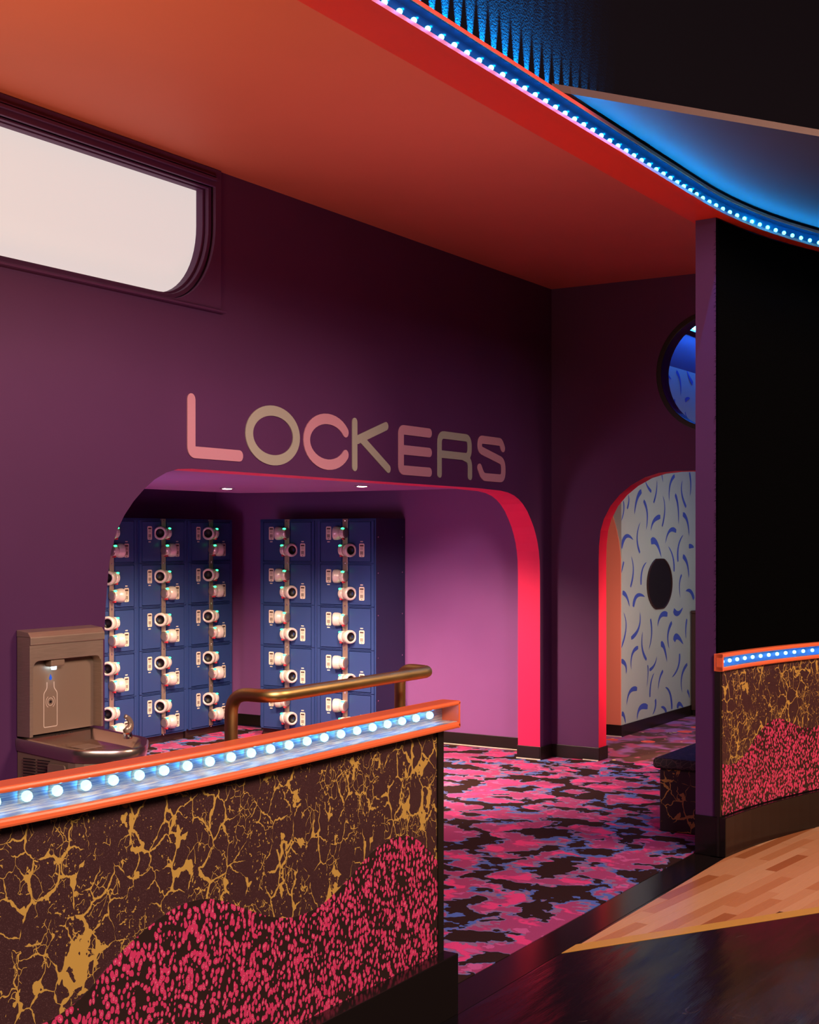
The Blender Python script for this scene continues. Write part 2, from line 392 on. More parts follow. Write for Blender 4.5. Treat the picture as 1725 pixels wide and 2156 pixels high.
bm = B(); box(bm, 9.092, 14, 1.2, 5.7, -0.05, 0.004); struct('floor', 'dark spotted carpet beyond the arched doorway', bm, M['carpet2'])

# wood floor wedge: planks clipped against the wedge outline
A0 = (4.80, 2.262); Dv = Vector((1.088, -0.678)).normalized()      # yellow line direction
def clip(poly, px, py, nx, ny):
    out = []
    for i in range(len(poly)):
        a, b = poly[i], poly[(i + 1) % len(poly)]
        da = (a[0] - px) * nx + (a[1] - py) * ny; db = (b[0] - px) * nx + (b[1] - py) * ny
        if da >= 0: out.append(a)
        if da * db < 0:
            t = da / (da - db); out.append((a[0] + (b[0] - a[0]) * t, a[1] + (b[1] - a[1]) * t))
    return out
wood = thing('wood_floor', 'pale maple plank floor wedge pointing left between black floors', 'floor'); wood['kind'] = 'structure'
rr = random.Random(11); ang = math.radians(-6.0); ca, sa = math.cos(ang), math.sin(ang); pw = 0.058
npl = 0; rest = B()
meshes = []
for row in range(-46, 40):
    u = -1.2 + rr.random() * 0.8
    while u < 9:
        L = 0.35 + rr.random() * 0.75; g = 0.0006
        q = [(u + g, row * pw + g), (u + L - g, row * pw + g), (u + L - g, (row + 1) * pw - g), (u + g, (row + 1) * pw - g)]; u += L
        q = [(4.8 + x * ca - y * sa, 2.26 + x * sa + y * ca) for x, y in q]
        q = clip(q, 4.7, 2.272, 0, -1)                                            # upper edge along the black strip
        if len(q) > 2: q = clip(q, 4.752 - Dv.y * 0.0705, 2.285 + Dv.x * 0.0705, -Dv.y, Dv.x)      # yellow line side
        for (bx, by) in ((6.9, 2.225), (7.6, 2.105), (8.3, 1.86), (9.1, 1.3), (9.8, 0.5)):
            nrm = Vector((rink_y(bx + .01) - rink_y(bx - .01), -0.02)).normalized()
            if len(q) > 2: q = clip(q, bx, rink_y(bx) + 0.03, nrm.x, nrm.y)
        if len(q) < 3: continue
        ar = abs(sum(q[i][0] * q[(i + 1) % len(q)][1] - q[(i + 1) % len(q)][0] * q[i][1] for i in range(len(q)))) / 2
        if ar < 0.0006: continue
        cx_ = sum(p[0] for p in q) / len(q)
        cy_ = sum(p[1] for p in q) / len(q)
        dd = cx_ * math.cos(HEAD) + cy_ * math.sin(HEAD); aa = (cx_ * math.sin(HEAD) - cy_ * math.cos(HEAD)) / dd
        z0 = 0.0015 + rr.random() * 0.0006
        tone = rr.choices((0, 1, 2, 3), (5, 5, 2.2, 1.0))[0]
        if cx_ < 8.3 and aa < 0.40 and npl < 290:
            bm = B(); prism(bm, q, XY, -0.01, z0); o = obj('plank', bm, WOOD[tone], wood); npl += 1
        elif cx_ < 12:
            prism(rest, q, XY, -0.01, z0)
o = obj('planks_far', rest, WOOD[0], wood); o['kind'] = 'stuff'
bm = B(); w_ = 0.070; e1 = Vector((4.752, 2.285)); e2 = e1 + Dv * 7.0; nrm = Vector((-Dv.y, Dv.x))
a = e1; b_ = e2; prism(bm, [(a.x, a.y), (b_.x, b_.y), (b_.x + nrm.x * w_, b_.y + nrm.y * w_), (4.752 + 0.132, 2.2852)], XY, -0.01, 0.0016)
obj('yellow_line', bm, M['yellow'], wood)

# ------------------------------------------------------------------ setting: walls
archR = [(7.9, 1.947), (8.226, 1.940), (8.34, 1.930), (8.429, 1.912), (8.50, 1.887), (8.559, 1.857), (8.63, 1.806), (8.685, 1.748), (8.732, 1.692), (8.767, 1.634), (8.795, 1.575), (8.813, 1.518), (8.826, 1.45), (8.831, 1.36), (8.832, 1.2)]
archL = [(4.452, 1.20), (4.457, 1.28), (4.466, 1.37), (4.476, 1.46), (4.493, 1.55), (4.529, 1.64), (4.578, 1.714), (4.64, 1.781), (4.706, 1.837), (4.777, 1.885), (4.859, 1.922), (4.943, 1.943), (5.04, 1.949)]
def ell(cx, cy, rx, ry, a0, a1, n): return [(cx + rx * math.cos(math.radians(a0 + (a1 - a0) * k / n)), cy + ry * math.sin(math.radians(a0 + (a1 - a0) * k / n))) for k in range(n + 1)]
def win_shape(e): return ell(4.845, 3.17, 0.32 + e, 0.38 + e, 0, -90, 14) + [(2.6, 2.79 - e)] + ell(2.30, 3.17, 0.32 + e, 0.38 + e, -90, -180, 10)[1:] + [(1.98 - e, 3.345 + e * 0.4), (5.165 + e, 3.345 + e * 0.4)]
outl = [(-1, 0), (4.452, 0)] + archL + archR + [(8.832, 0), (9.155, 0), (9.155, 4.0), (-1, 4.0)]
bm = B(); prism(bm, outl, XZ, 4.42, 4.60, holes=[win_shape(0.05)])
n_arch = len(archL) + len(archR) + 2
bm.faces.ensure_lookup_table()
for f in bm.faces:
    c = f.calc_center_median()
    if abs(f.normal.y) < 0.5 or f.normal.length < 0.1:
        pass
bmesh.ops.recalc_face_normals(bm, faces=bm.faces)
for f in bm.faces:
    c = f.calc_center_median()
    if abs(f.normal.y) < 0.3 and 4.44 < c.x < 8.84 and 0.0 < c.z < 1.96: f.material_index = 1
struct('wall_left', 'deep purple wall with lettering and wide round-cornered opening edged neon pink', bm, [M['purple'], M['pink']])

# wall at the end of the lobby, with arched doorway and round window
D = [(4.042, 1.45), (4.039, 1.56), (4.027, 1.668), (4.001, 1.752), (3.949, 1.846), (3.878, 1.925), (3.792, 1.990), (3.686, 2.044), (3.582, 2.073), (3.464, 2.083)]
Dm = [(2 * 3.171 - y, z) for (y, z) in reversed(D)]
outl = [(4.42, 0), (4.042, 0)] + D + Dm + [(Dm[-1][0], 0), (1.42, 0), (1.42, 3.45), (4.42, 3.45)]
circ = [(3.171 + 0.391 * math.cos(2 * PI * k / 48), 2.766 + 0.391 * math.sin(2 * PI * k / 48)) for k in range(48)]
bm = B(); prism(bm, outl, YZ, 9.02, 9.155, holes=[circ]); bmesh.ops.recalc_face_normals(bm, faces=bm.faces)
for f in bm.faces:
    c = f.calc_center_median()
    if abs(f.normal.x) < 0.3 and 2.29 < c.y < 4.06 and 0 < c.z < 2.2: f.material_index = 1
struct('wall_back', 'dark purple wall at the end of the lobby with arched doorway edged red', bm, [M['purple'], M['red']])
# locker room shell
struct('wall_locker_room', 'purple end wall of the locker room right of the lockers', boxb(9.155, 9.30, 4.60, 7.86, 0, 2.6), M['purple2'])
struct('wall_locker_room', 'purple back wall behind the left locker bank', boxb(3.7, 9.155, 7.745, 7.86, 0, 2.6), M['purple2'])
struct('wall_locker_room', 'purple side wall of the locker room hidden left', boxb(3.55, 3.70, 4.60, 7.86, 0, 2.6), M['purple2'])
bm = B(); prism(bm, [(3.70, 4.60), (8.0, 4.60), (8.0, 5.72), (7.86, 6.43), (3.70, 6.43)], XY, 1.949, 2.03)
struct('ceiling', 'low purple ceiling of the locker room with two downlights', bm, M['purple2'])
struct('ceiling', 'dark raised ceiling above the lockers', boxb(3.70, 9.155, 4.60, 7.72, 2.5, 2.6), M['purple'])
# main ceiling
struct('ceiling', 'coral lobby ceiling', boxb(-1, 9.155, 2.36, 4.42, CEIL, 3.6), M['coral'])
# corridor beyond the doorway
struct('wall_corridor', 'pale wall with blue brush strokes beyond the doorway', boxb(10.22, 14, 4.38, 5.7, 0, 3.13), M['pearl'])
bm = B(); prism(bm, [(4.3815, 0.003), (4.3815, 1.44), (4.387, 1.50), (4.398, 1.59), (4.42, 1.69), (4.449, 1.79), (4.50, 1.90), (4.58, 1.99), (4.75, 2.05), (5.7, 2.05), (5.7, 0.003)], YZ, 10.212, 10.22)
struct('trim_1', 'coral painted panel with rounded shoulder on the corridor wall end', bm, M['coralw'])
struct('wall_corridor', 'purple upper wall above the brush stroke wall', boxb(10.0, 14, 4.38, 5.7, 3.131, 4.1), M['purple'])
struct('wall_corridor', 'dark far wall of the corridor', boxb(13.9, 14, 1.2, 4.38, 0, 4.1), M['purple'])
struct('ceiling', 'purple corridor ceiling', boxb(9.16, 14, 1.55, 5.7, 4.0, 4.1), M['purple2'])
struct('wall_corridor', 'purple corridor side wall', boxb(9.16, 10.2, 5.6, 5.7, 0, 4.0), M['purple2'])
struct('wall_corridor', 'purple near wall of the corridor', boxb(9.45, 14, 1.1, 1.2, 0, 4.1), M['purple2'])
struct('wall_corridor', 'upper wall closing the corridor towards the lobby', boxb(9.02, 9.155, 1.42, 4.42, 3.452, 4.1), M['purple'])

# baseboards
BBH = 0.098
def bb(name, label, x0, x1, y0, y1): return struct(name, label, boxb(x0, x1, y0, y1, 0.003, BBH), M['black'], bevel=0.003)
bb('baseboard_left', 'black baseboard at the foot of the lettered wall', 8.822, 9.02, 4.410, 4.4195)
bb('baseboard_left', 'black baseboard at the foot of the lettered wall, left stretch', 3.0, 4.46, 4.410, 4.4195)
bb('baseboard_left', 'black baseboard under the pink reveal', 8.822, 8.8315, 4.4196, 4.605)
bb('baseboard_back', 'black baseboard on the end wall beside the doorway', 9.010, 9.0195, 4.034, 4.4095)
bb('baseboard_back', 'black baseboard under the red door reveal', 9.012, 9.165, 4.032, 4.0415)
bb('baseboard_locker_room', 'black baseboard along the locker room end wall', 9.145, 9.1545, 4.61, 7.7)
bb('baseboard_locker_room', 'black baseboard behind the pink edged pillar', 8.84, 9.144, 4.6005, 4.609)
bb('baseboard_corridor', 'black baseboard under the brush stroke wall', 10.202, 13.8, 4.370, 4.3795)
bb('baseboard_corridor', 'black baseboard under the coral panel', 10.202, 10.2115, 4.380, 5.6)
bm = B()  # added pale strips, light on the carpet edge put into their colour
box(bm, 8.812, 8.8215, 4.41, 4.605, 0.003, 0.010); box(bm, 9.136, 9.1445, 4.62, 5.77, 0.003, 0.010); box(bm, 10.19, 10.2015, 4.37, 4.9, 0.004, 0.011); box(bm, 9.001, 9.0095, 4.04, 4.16, 0.003, 0.009)
struct('trim_2', 'thin pale strips standing in for the lit carpet edge along the baseboards', bm, M['plate'])

# ------------------------------------------------------------------ brush strokes
STROKES = [(10.727, 2.095, 10.776, 2.051, 10.859, 2.012, 0.028, 1), (10.64, 2.009, 10.546, 1.942, 10.489, 1.813, 0.043, 0), (10.688, 1.931, 10.766, 1.827, 10.742, 1.687, 0.036, 0), (11.115, 1.985, 11.167, 1.872, 11.105, 1.718, 0.025, 1), (10.984, 2.114, 10.973, 2.019, 10.909, 1.918, 0.025, 1), (11.403, 2.169, 11.292, 2.087, 11.271, 1.941, 0.034, 0), (11.592, 2.137, 11.576, 2.018, 11.686, 1.898, 0.035, 1), (11.414, 2.004, 11.484, 1.898, 11.494, 1.741, 0.039, 0), (11.77, 2.214, 11.804, 2.105, 11.781, 2.0, 0.032, 0), (11.603, 1.831, 11.714, 1.773, 11.759, 1.633, 0.045, 0), (11.064, 1.801, 10.913, 1.763, 10.849, 1.678, 0.041, 0), (10.617, 1.751, 10.546, 1.621, 10.607, 1.493, 0.027, 1), (10.215, 1.532, 10.314, 1.63, 10.466, 1.6, 0.041, 0), (10.849, 1.585, 10.973, 1.575, 11.085, 1.451, 0.057, 0), (11.441, 1.678, 11.281, 1.681, 11.177, 1.569, 0.038, 0), (11.245, 1.545, 11.361, 1.448, 11.387, 1.321, 0.03, 1), (11.614, 1.647, 11.494, 1.545, 11.484, 1.407, 0.035, 1), (10.42, 1.467, 10.466, 1.348, 10.406, 1.213, 0.027, 1), (10.756, 1.413, 10.655, 1.345, 10.631, 1.225, 0.028, 1), (10.269, 1.424, 10.237, 1.37, 10.215, 1.326, 0.022, 0), (11.603, 1.455, 11.714, 1.384, 11.753, 1.254, 0.045, 0), (11.576, 1.288, 11.522, 1.21, 11.538, 1.082, 0.026, 0), (11.883, 1.059, 11.798, 1.132, 11.675, 1.14, 0.045, 0), (10.242, 1.173, 10.328, 1.135, 10.387, 1.051, 0.038, 0), (10.466, 1.048, 10.546, 1.136, 10.717, 1.121, 0.043, 0), (11.603, 0.994, 11.484, 0.946, 11.376, 0.98, 0.052, 1), (10.26, 1.011, 10.314, 0.883, 10.215, 0.728, 0.023, 1), (10.607, 0.999, 10.583, 0.868, 10.42, 0.79, 0.035, 1), (11.229, 0.948, 11.075, 0.946, 10.999, 0.855, 0.046, 0), (10.839, 0.929, 10.864, 0.796, 10.8, 0.67, 0.028, 0), (11.334, 0.875, 11.24, 0.774, 11.271, 0.647, 0.038, 0), (10.669, 0.832, 10.655, 0.698, 10.751, 0.589, 0.031, 1), (11.387, 0.707, 11.467, 0.741, 11.614, 0.663, 0.061, 0), (11.075, 0.698, 11.151, 0.665, 11.219, 0.535, 0.05, 0), (10.569, 0.704, 10.443, 0.658, 10.42, 0.532, 0.034, 0), (11.522, 0.585, 11.484, 0.466, 11.334, 0.39, 0.035, 0), (10.984, 0.6, 10.923, 0.529, 10.815, 0.497, 0.028, 1), (11.714, 0.477, 11.576, 0.379, 11.587, 0.23, 0.035, 0), (10.776, 0.541, 10.785, 0.465, 10.756, 0.356, 0.02, 0), (11.126, 0.465, 11.049, 0.405, 11.014, 0.313, 0.029, 0), (10.923, 0.463, 10.849, 0.385, 10.825, 0.266, 0.028, 1), (10.546, 0.361, 10.396, 0.353, 10.328, 0.251, 0.038, 0), (11.177, 0.317, 11.292, 0.249, 11.334, 0.109, 0.038, 1), (10.948, 0.235, 10.948, 0.168, 10.884, 0.109, 0.033, 0), (10.776, 0.187, 10.607, 0.195, 10.546, 0.101, 0.047, 0), (11.075, 0.155, 11.151, 0.138, 11.203, 0.094, 0.033, 1), (11.467, 0.104, 11.522, 0.138, 11.631, 0.081, 0.044, 0), (11.714, 0.238, 11.753, 0.204, 11.77, 0.163, 0.031, 0), (10.228, 0.19, 10.273, 0.167, 10.305, 0.101, 0.037, 0), (10.215, 0.62, 10.305, 0.578, 10.314, 0.505, 0.038, 0), (11.753, 1.543, 11.826, 1.543, 11.883, 1.533, 0.041, 0), (10.26, 1.917, 10.26, 1.818, 10.17, 1.719, 0.019, 0), (10.36, 1.974, 10.373, 1.92, 10.337, 1.856, 0.023, 1), (11.1, 2.166, 11.11, 2.138, 11.126, 2.101, 0.017, 0), (11.703, 0.886, 11.675, 0.788, 11.686, 0.708, 0.031, 0), (11.151, 3.098, 11.229, 3.048, 11.323, 3.015, 0.034, 0), (11.441, 3.099, 11.538, 3.021, 11.549, 2.888, 0.035, 0), (11.703, 3.137, 11.77, 3.074, 11.855, 3.029, 0.041, 1), (11.281, 2.922, 11.229, 2.894, 11.177, 2.866, 0.021, 0), (11.398, 2.847, 11.419, 2.795, 11.484, 2.761, 0.026, 0), (11.659, 2.854, 11.714, 2.879, 11.781, 2.889, 0.036, 0), (11.659, 2.755, 11.681, 2.727, 11.725, 2.701, 0.018, 0)]
bm = B(); rs = random.Random(5)
for k in range(60):       # beyond the framed part
    x = 11.95 + rs.random() * 1.8; z = 0.2 + rs.random() * 2.8; dx = rs.uniform(-.12, .12); hh = rs.uniform(.08, .16)
    if all(abs(x - q[2]) + abs(z - q[3]) > 0.26 for q in STROKES): STROKES.append((x - dx, z + hh, x + dx * .4 + .04, z, x + dx, z - hh, 0.035, rs.randint(0, 1)))
for (x0, z0, x1, z1, x2, z2, w, fl_) in STROKES:
    cx1, cz1 = 2 * x1 - (x0 + x2) / 2, 2 * z1 - (z0 + z2) / 2; P = []
    for i in range(11):
        t = i / 10; P.append(Vector(((1 - t) ** 2 * x0 + 2 * t * (1 - t) * cx1 + t * t * x2, (1 - t) ** 2 * z0 + 2 * t * (1 - t) * cz1 + t * t * z2)))
    Lf, Rt = [], []
    for i, p in enumerate(P):
        t = i / 10; t = 1 - t if fl_ else t
        ww = w * 1.15 * (min(1, (t + 0.12) / 0.24) ** 0.6 * (1 - t) ** 0.5 + 0.03)
        tg = (P[min(i + 1, 10)] - P[max(i - 1, 0)]).normalized(); nn = Vector((-tg.y, tg.x))
        Lf.append(p + nn * ww * .5); Rt.append(p - nn * ww * .5)
    va = [bm.verts.new((max(10.221, p.x), 4.3785, min(3.128, p.y))) for p in Lf]; vb = [bm.verts.new((max(10.221, p.x), 4.3785, min(3.128, p.y))) for p in Rt]
    for i in range(10): bm.faces.new([va[i], vb[i], vb[i + 1], va[i + 1]])
o = obj('brush_strokes', bm, M['stroke'], None, recalc=False); tag(o, 'curved blue brush strokes painted over the pale corridor wall', kind='structure')
# dark rounded opening in the brush stroke wall, with its frame
pr_ = thing('porthole', 'dark round-ended opening in the wall of blue brush strokes', 'opening', (11.04, 4.378, 1.222))
sh = [(0.286 * math.cos(t), max(-.217, min(.217, 0.228 * math.sin(t)))) for t in [2 * PI * k / 40 for k in range(40)]]
bm = B(); prism(bm, sh, XZ, -0.004, 0.0); obj('dark_pane', bm, M['hole'], pr_)
sh2 = [(x * 0.95, z * 0.95) for x, z in sh]
bm = B(); prism(bm, [(x * 1.0, z * 1.0) for x, z in sh], XZ, -0.010, -0.0045, holes=[sh2]); obj('rim', bm, M['brown'], pr_)
# cabinet against the corridor wall
cb = thing('cabinet', 'dark brown cabinet against the brush stroke wall behind the purple pier', 'cabinet', (11.78, 4.10, 0.004))
bm = B(); box(bm, 0, 0.9, 0.0, 0.265, 0.05, 0.93); obj('body', bm, M['brown'], cb, bevel=0.004)
bm = B(); box(bm, -0.01, 0.91, -0.012, 0.266, 0.931, 0.955); obj('top', bm, M['brown'], cb, bevel=0.003)
bm = B(); box(bm, 0.02, 0.88, 0.02, 0.26, 0, 0.049); obj('plinth', bm, M['black'], cb)
for k in range(2):
    bm = B(); box(bm, 0.02 + k * .435, 0.445 + k * .435, -0.014, -0.0005, 0.07, 0.91); d_ = obj('door', bm, M['brown'], cb, bevel=0.004)
    bm = B(); box(bm, 0.40 + k * .075, 0.41 + k * .075, -0.03, -0.015, 0.6, 0.72); obj('handle', bm, M['chrome'], d_)

# round window ring and blue tube light seen through it
bm = B(); c2 = [(3.171 + 0.425 * math.cos(2 * PI * k / 48), 2.766 + 0.425 * math.sin(2 * PI * k / 48)) for k in range(48)]
c1_ = [(3.171 + 0.388 * math.cos(2 * PI * k / 48), 2.766 + 0.388 * math.sin(2 * PI * k / 48)) for k in range(48)]
prism(bm, c2, YZ, 9.003, 9.0195, holes=[c1_]); wn = struct('window_1', 'round window high in the end wall above the arched doorway, cut by the pier', bm, M['black'], bevel=0.004)
bm = B(); prism(bm, circ, YZ, 9.08, 9.086); o = obj('pane', bm, M['clear'], wn)
tb = thing('tube_light', 'blue tube light glimpsed through the round window', 'light', (12.4, 4.31, 3.516))
bm = B(); tube(bm, [(-1.5, 0, 0), (1.2, 0, 0)], 0.018); obj('tube', bm, M['tube'], tb, smooth=True)
bm = B(); box(bm, -1.55, 1.25, 0.02, 0.068, -0.03, 0.03); obj('bracket', bm, M['black'], tb)

# ------------------------------------------------------------------ big window upper left
wf = thing('window_2', 'wide round-cornered frosted window glowing white under the ceiling', None, (0, 0, 0)); wf['kind'] = 'structure'
bm = B(); prism(bm, [(1.7, 2.750), (5.245, 2.750), (5.245, 3.448), (1.7, 3.448)], XZ, 4.402, 4.4195, holes=[win_shape(0.035)]); obj('window_casing', bm, M['purple'], wf, bevel=0.003)
bm = B(); prism(bm, win_shape(0.0345), XZ, 4.428, 4.452, holes=[win_shape(0.012)]); obj('window_bead', bm, M['purple'], wf, bevel=0.003)
bm = B(); prism(bm, win_shape(0.034), XZ, 4.456, 4.50, holes=[win_shape(0.0)]); obj('window_frame', bm, M['purple'], wf, bevel=0.003)
bm = B(); prism(bm, win_shape(0.02), XZ, 4.503, 4.512); obj('pane', bm, M['pane'], wf)
bm = B(); box(bm, 1.7, 5.27, 4.392, 4.4195, 2.738, 2.7495); obj('window_sill', bm, M['purple'], wf, bevel=0.002)
bm = B(); box(bm, 1.7, 5.20, 4.385, 4.4015, 3.385, 3.40); box(bm, 1.7, 5.20, 4.39, 4.4015, 3.405, 3.412); obj('window_head_moulding', bm, M['purple'], wf, bevel=0.002)

# ------------------------------------------------------------------ LOCKERS lettering
sg = thing('wall_sign', 'LOCKERS in wide rounded pink and sage letters above the opening', 'sign', (0, 4.42, 0))
def stroke(bm, pts, w, t=0.006, n=7, off=0.0):
    P = [Vector(p) for p in pts]; Lf, Rt = [], []
    for i, p in enumerate(P):
        a = (P[i] - P[i - 1]).normalized() if i else (P[1] - P[0]).normalized()
        b = (P[i + 1] - P[i]).normalized() if i < len(P) - 1 else a
        tg = (a + b).normalized(); nn = Vector((-tg.y, tg.x)); k = 1 / max(0.6, nn.dot(Vector((-a.y, a.x))))
        Lf.append(p + nn * w / 2 * k); Rt.append(p - nn * w / 2 * k)
    def cap(c, d, s):
        a0 = math.atan2(d.y, d.x); return [(c.x + s * w / 2 * math.cos(a0 + PI * k / n), c.y + s * w / 2 * math.sin(a0 + PI * k / n)) for k in range(1, n)]
    d0 = (P[1] - P[0]).normalized(); d1 = (P[-1] - P[-2]).normalized()
    outl = [tuple(p) for p in Lf]
    outl += [(P[-1].x + w / 2 * math.cos(math.atan2(d1.x, -d1.y) - PI * k / n), P[-1].y + w / 2 * math.sin(math.atan2(d1.x, -d1.y) - PI * k / n)) for k in range(1, n)]
    outl += [tuple(p) for p in reversed(Rt)]
    outl += [(P[0].x + w / 2 * math.cos(math.atan2(-d0.x, d0.y) - PI * k / n), P[0].y + w / 2 * math.sin(math.atan2(-d0.x, d0.y) - PI * k / n)) for k in range(1, n)]
    prism(bm, outl, lambda u, v, q: (u, q, v), -t + off, -0.0008)
def rp(pts, r): return [(p.x, p.y) for p in round_path([(a, b, 0) for a, b in pts], r, 6)]
def letter(label, m, strokes, w):
    bm = B()
    for i, s in enumerate(strokes): stroke(bm, s, w, off=-0.0002 * i)
    return tag(obj('letter', bm, m, sg), label)
LW = 0.058
letter('pink letter L', M['pinkletter'], [rp([(5.034, 2.288), (5.034, 2.030), (5.402, 2.030)], 0.03)], LW)
e_o = [(5.684 + 0.233 * math.cos(2 * PI * k / 48), 2.153 + 0.158 * math.sin(2 * PI * k / 48)) for k in range(48)]
e_i = [(5.684 + 0.172 * math.cos(2 * PI * k / 48), 2.153 + 0.104 * math.sin(2 * PI * k / 48)) for k in range(48)]
bm = B(); prism(bm, e_o, lambda u, v, q: (u, q, v), -0.006, -0.0008, holes=[e_i]); tag(obj('letter', bm, M['greyletter'], sg), 'sage letter O')
letter('pink letter C', M['pinkletter'], [[(6.180 + 0.200 * math.cos(math.radians(a)), 2.150 + 0.128 * math.sin(math.radians(a))) for a in range(30, 331, 10)]], LW)
letter('sage letter K', M['greyletter'], [[(6.446, 2.280), (6.446, 2.022)], [(6.775, 2.280), (6.474, 2.180)], [(6.510, 2.190), (6.800, 2.026)]], 0.050)
letter('pink letter E', M['pinkletter'], [rp([(7.275, 2.272), (6.945, 2.272), (6.945, 2.026), (7.275, 2.026)], 0.03), [(6.95, 2.150), (7.275, 2.150)]], 0.058)
letter('sage letter R', M['greyletter'], [rp([(7.402, 2.020), (7.402, 2.272), (7.79, 2.272), (7.79, 2.148), (7.62, 2.148)], 0.055), [(7.41, 2.148), (7.65, 2.148)], rp([(7.70, 2.146), (7.795, 2.125), (7.795, 2.020)], 0.06)], 0.048)
letter('pink letter S', M['pinkletter'], [rp([(8.255, 2.232), (8.225, 2.274), (7.93, 2.274), (7.925, 2.205), (8.262, 2.140), (8.262, 2.024), (7.97, 2.024), (7.925, 2.085)], 0.05)], 0.054)

# ------------------------------------------------------------------ bulkhead over the rink edge with its light channel
bm = B(); pth = rink_path(-1.0, 10.5, 0.12)
rings = []
for (x, y, nx, ny) in pth:
    f = (x + nx * 0.0565, y + ny * 0.0565); bk = (x, max(f[1] + 0.10, 2.462))
    rings.append([bm.verts.new((f[0], f[1], 3.232)), bm.verts.new((bk[0], bk[1], 3.232)), bm.verts.new((bk[0], bk[1], 3.449)), bm.verts.new((x + nx * 0.13, y + ny * 0.13, 3.449)), bm.verts.new((x + nx * 0.13, y + ny * 0.13, 3.318)), bm.verts.new((f[0], f[1], 3.318))])
for a, b in zip(rings, rings[1:]):
    for i in range(6): bm.faces.new([a[i], b[i], b[(i + 1) % 6], a[(i + 1) % 6]])
bm.faces.new(rings[0]); bm.faces.new(rings[-1][::-1])
struct('trim_3', 'orange-red bulkhead running over the rink edge', bm, M['orange'])
bm = B(); sweep(bm, rink_path(-1.0, 10.5, 0.12), [(0.056, 3.320), (0.056, 5.2), (0.12, 5.2), (0.12, 3.320)])
struct('wall_rink', 'black wall rising above the blue light channel', bm, M['rinkwall'])
struct('ceiling', 'black rink ceiling', boxb(-2, 12, -4, 2.6, 5.2, 5.3), M['rinkceil'])
ch = thing('light_channel', 'long blue lit channel curving along the bulkhead above the rink', 'light channel', (0, 0, 0))
P2 = rink_path(2.2, 10.4, 0.12)
bm = B(); sweep(bm, P2, [(-0.004, 3.222), (0.056, 3.222), (0.056, 3.231), (-0.004, 3.236)]); obj('lower_lip', bm, M['orange'], ch)
bm = B(); sweep(bm, P2, [(-0.004, 3.300), (0.043, 3.300), (0.043, 3.315), (-0.004, 3.315)]); obj('upper_lip', bm, M['orange'], ch)
bm = B(); sweep(bm, P2, [(0.038, 3.2365), (0.042, 3.2365), (0.042, 3.2995), (0.038, 3.2995)]); obj('reflector', bm, M['reflblue'], ch)
bm = B(); sweep(bm, P2, [(0.000, 3.2975), (0.0375, 3.2975), (0.0375, 3.2997), (0.000, 3.2997)]); obj('lip_dark_strip', bm, M['reflblue'], ch)  # added dark strip, keeps the lit underside of the lip dark
bm = B(); sweep(bm, P2, [(-0.003, 3.237), (-0.001, 3.237), (-0.001, 3.2995), (-0.003, 3.2995)]); obj('clear_cover', bm, M['clear'], ch)
led_me = None
x = 2.98
def uv_ball(r, sy=1.0):
    bm = B(); bmesh.ops.create_icosphere(bm, subdivisions=2, radius=r); return bm
leds_up = []
while x < 10.0:
    px, py = rink_at(x, 0.020)
    if led_me is None: o = obj('led', uv_ball(0.0105), M['led_up'], ch, smooth=True); led_me = o.data
    else: o = bpy.data.objects.new('led', led_me); COL.objects.link(o); o.parent = ch
    o.location = (px, py, 3.257); leds_up.append(x)
    qx, qy = rink_at(x, -0.014); point('led_lamp', (qx, qy, 3.262), 0.62, (0.0, 0.31, 1.0), 0.0)
    x += 0.0855
# the channel also throws light up the black wall, one beam per diode
for x in leds_up[::1]:
    if x > 5.35: continue
    fade = min(1.0, max(0.06, (5.3 - x) / 0.85)) ** 1.5
    px, py = rink_at(x, 0.034)
    px, py = rink_at(x, 0.050); qx, qy = rink_at(x, 0.055)
    l = spot('led_beam', (px, py, 3.262), (qx, qy, 3.44), 2300.0 * fade, (0.0, 0.40, 1.0), 23, 0.8, 0.0)
# soffit above the wood floor, same outline as the yellow line
E1 = Vector((4.70, 2.315)); E2 = Vector((4.752, 2.289)) + Dv * 5.5
bm = B(); pl = [(4.715, 2.309), (E2.x, E2.y), (12.0, E2.y), (12.0, 1.0)] + [(q[0] + q[2] * 0.05, q[1] + q[3] * 0.05) for q in reversed(rink_path(4.73, 9.4, 0.3))]
prism(bm, pl, XY, 3.333, 3.362); bmesh.ops.recalc_face_normals(bm, faces=bm.faces)
for f in bm.faces:
    n_ = f.normal
    if abs(n_.z) < 0.3 and Vector((n_.x, n_.y)).dot(Vector((Dv.y, -Dv.x))) > 0.9: f.material_index = 1
struct('ceiling', 'dark low soffit over the wood floor with an orange edge', bm, [M['darkpaint'], M['edgeorange']])

# ------------------------------------------------------------------ pier and right half wall
bm = B(); sweep(bm, rink_path(6.62, 10.5, 0.12), [(0.0795, 0.003), (0.190, 0.003), (0.190, 3.2315), (0.0795, 3.2315)])
struct('wall_right', 'slim purple pier end of the partition beside the rink', bm, M['purple'])
bm = B(); sweep(bm, rink_path(6.621, 10.5, 0.12), [(0.068, 1.030), (0.079, 1.030), (0.079, 3.221), (0.068, 3.221)])
o = struct('wall_right', 'black carpeted wall face above the right half wall', bm, M['fuzz'])
bm = B(); rf = random.Random(3)
for k in range(420):
    z = rf.uniform(1.06, 3.2); l = rf.uniform(0.003, 0.010)
    px, py = 6.620, rink_y(6.62) + 0.0735 + rf.uniform(-.005, .007)
    v = [bm.verts.new((px, py, z)), bm.verts.new((px, py + .001, z + .002)), bm.verts.new((px - l * .7, py + l * 1.0, z + rf.uniform(-.006, .006)))]
    bm.faces.new(v)
tag(obj('carpet_tufts', bm, M['fuzz'], o, recalc=False), 'frayed black carpet edge', kind='stuff')

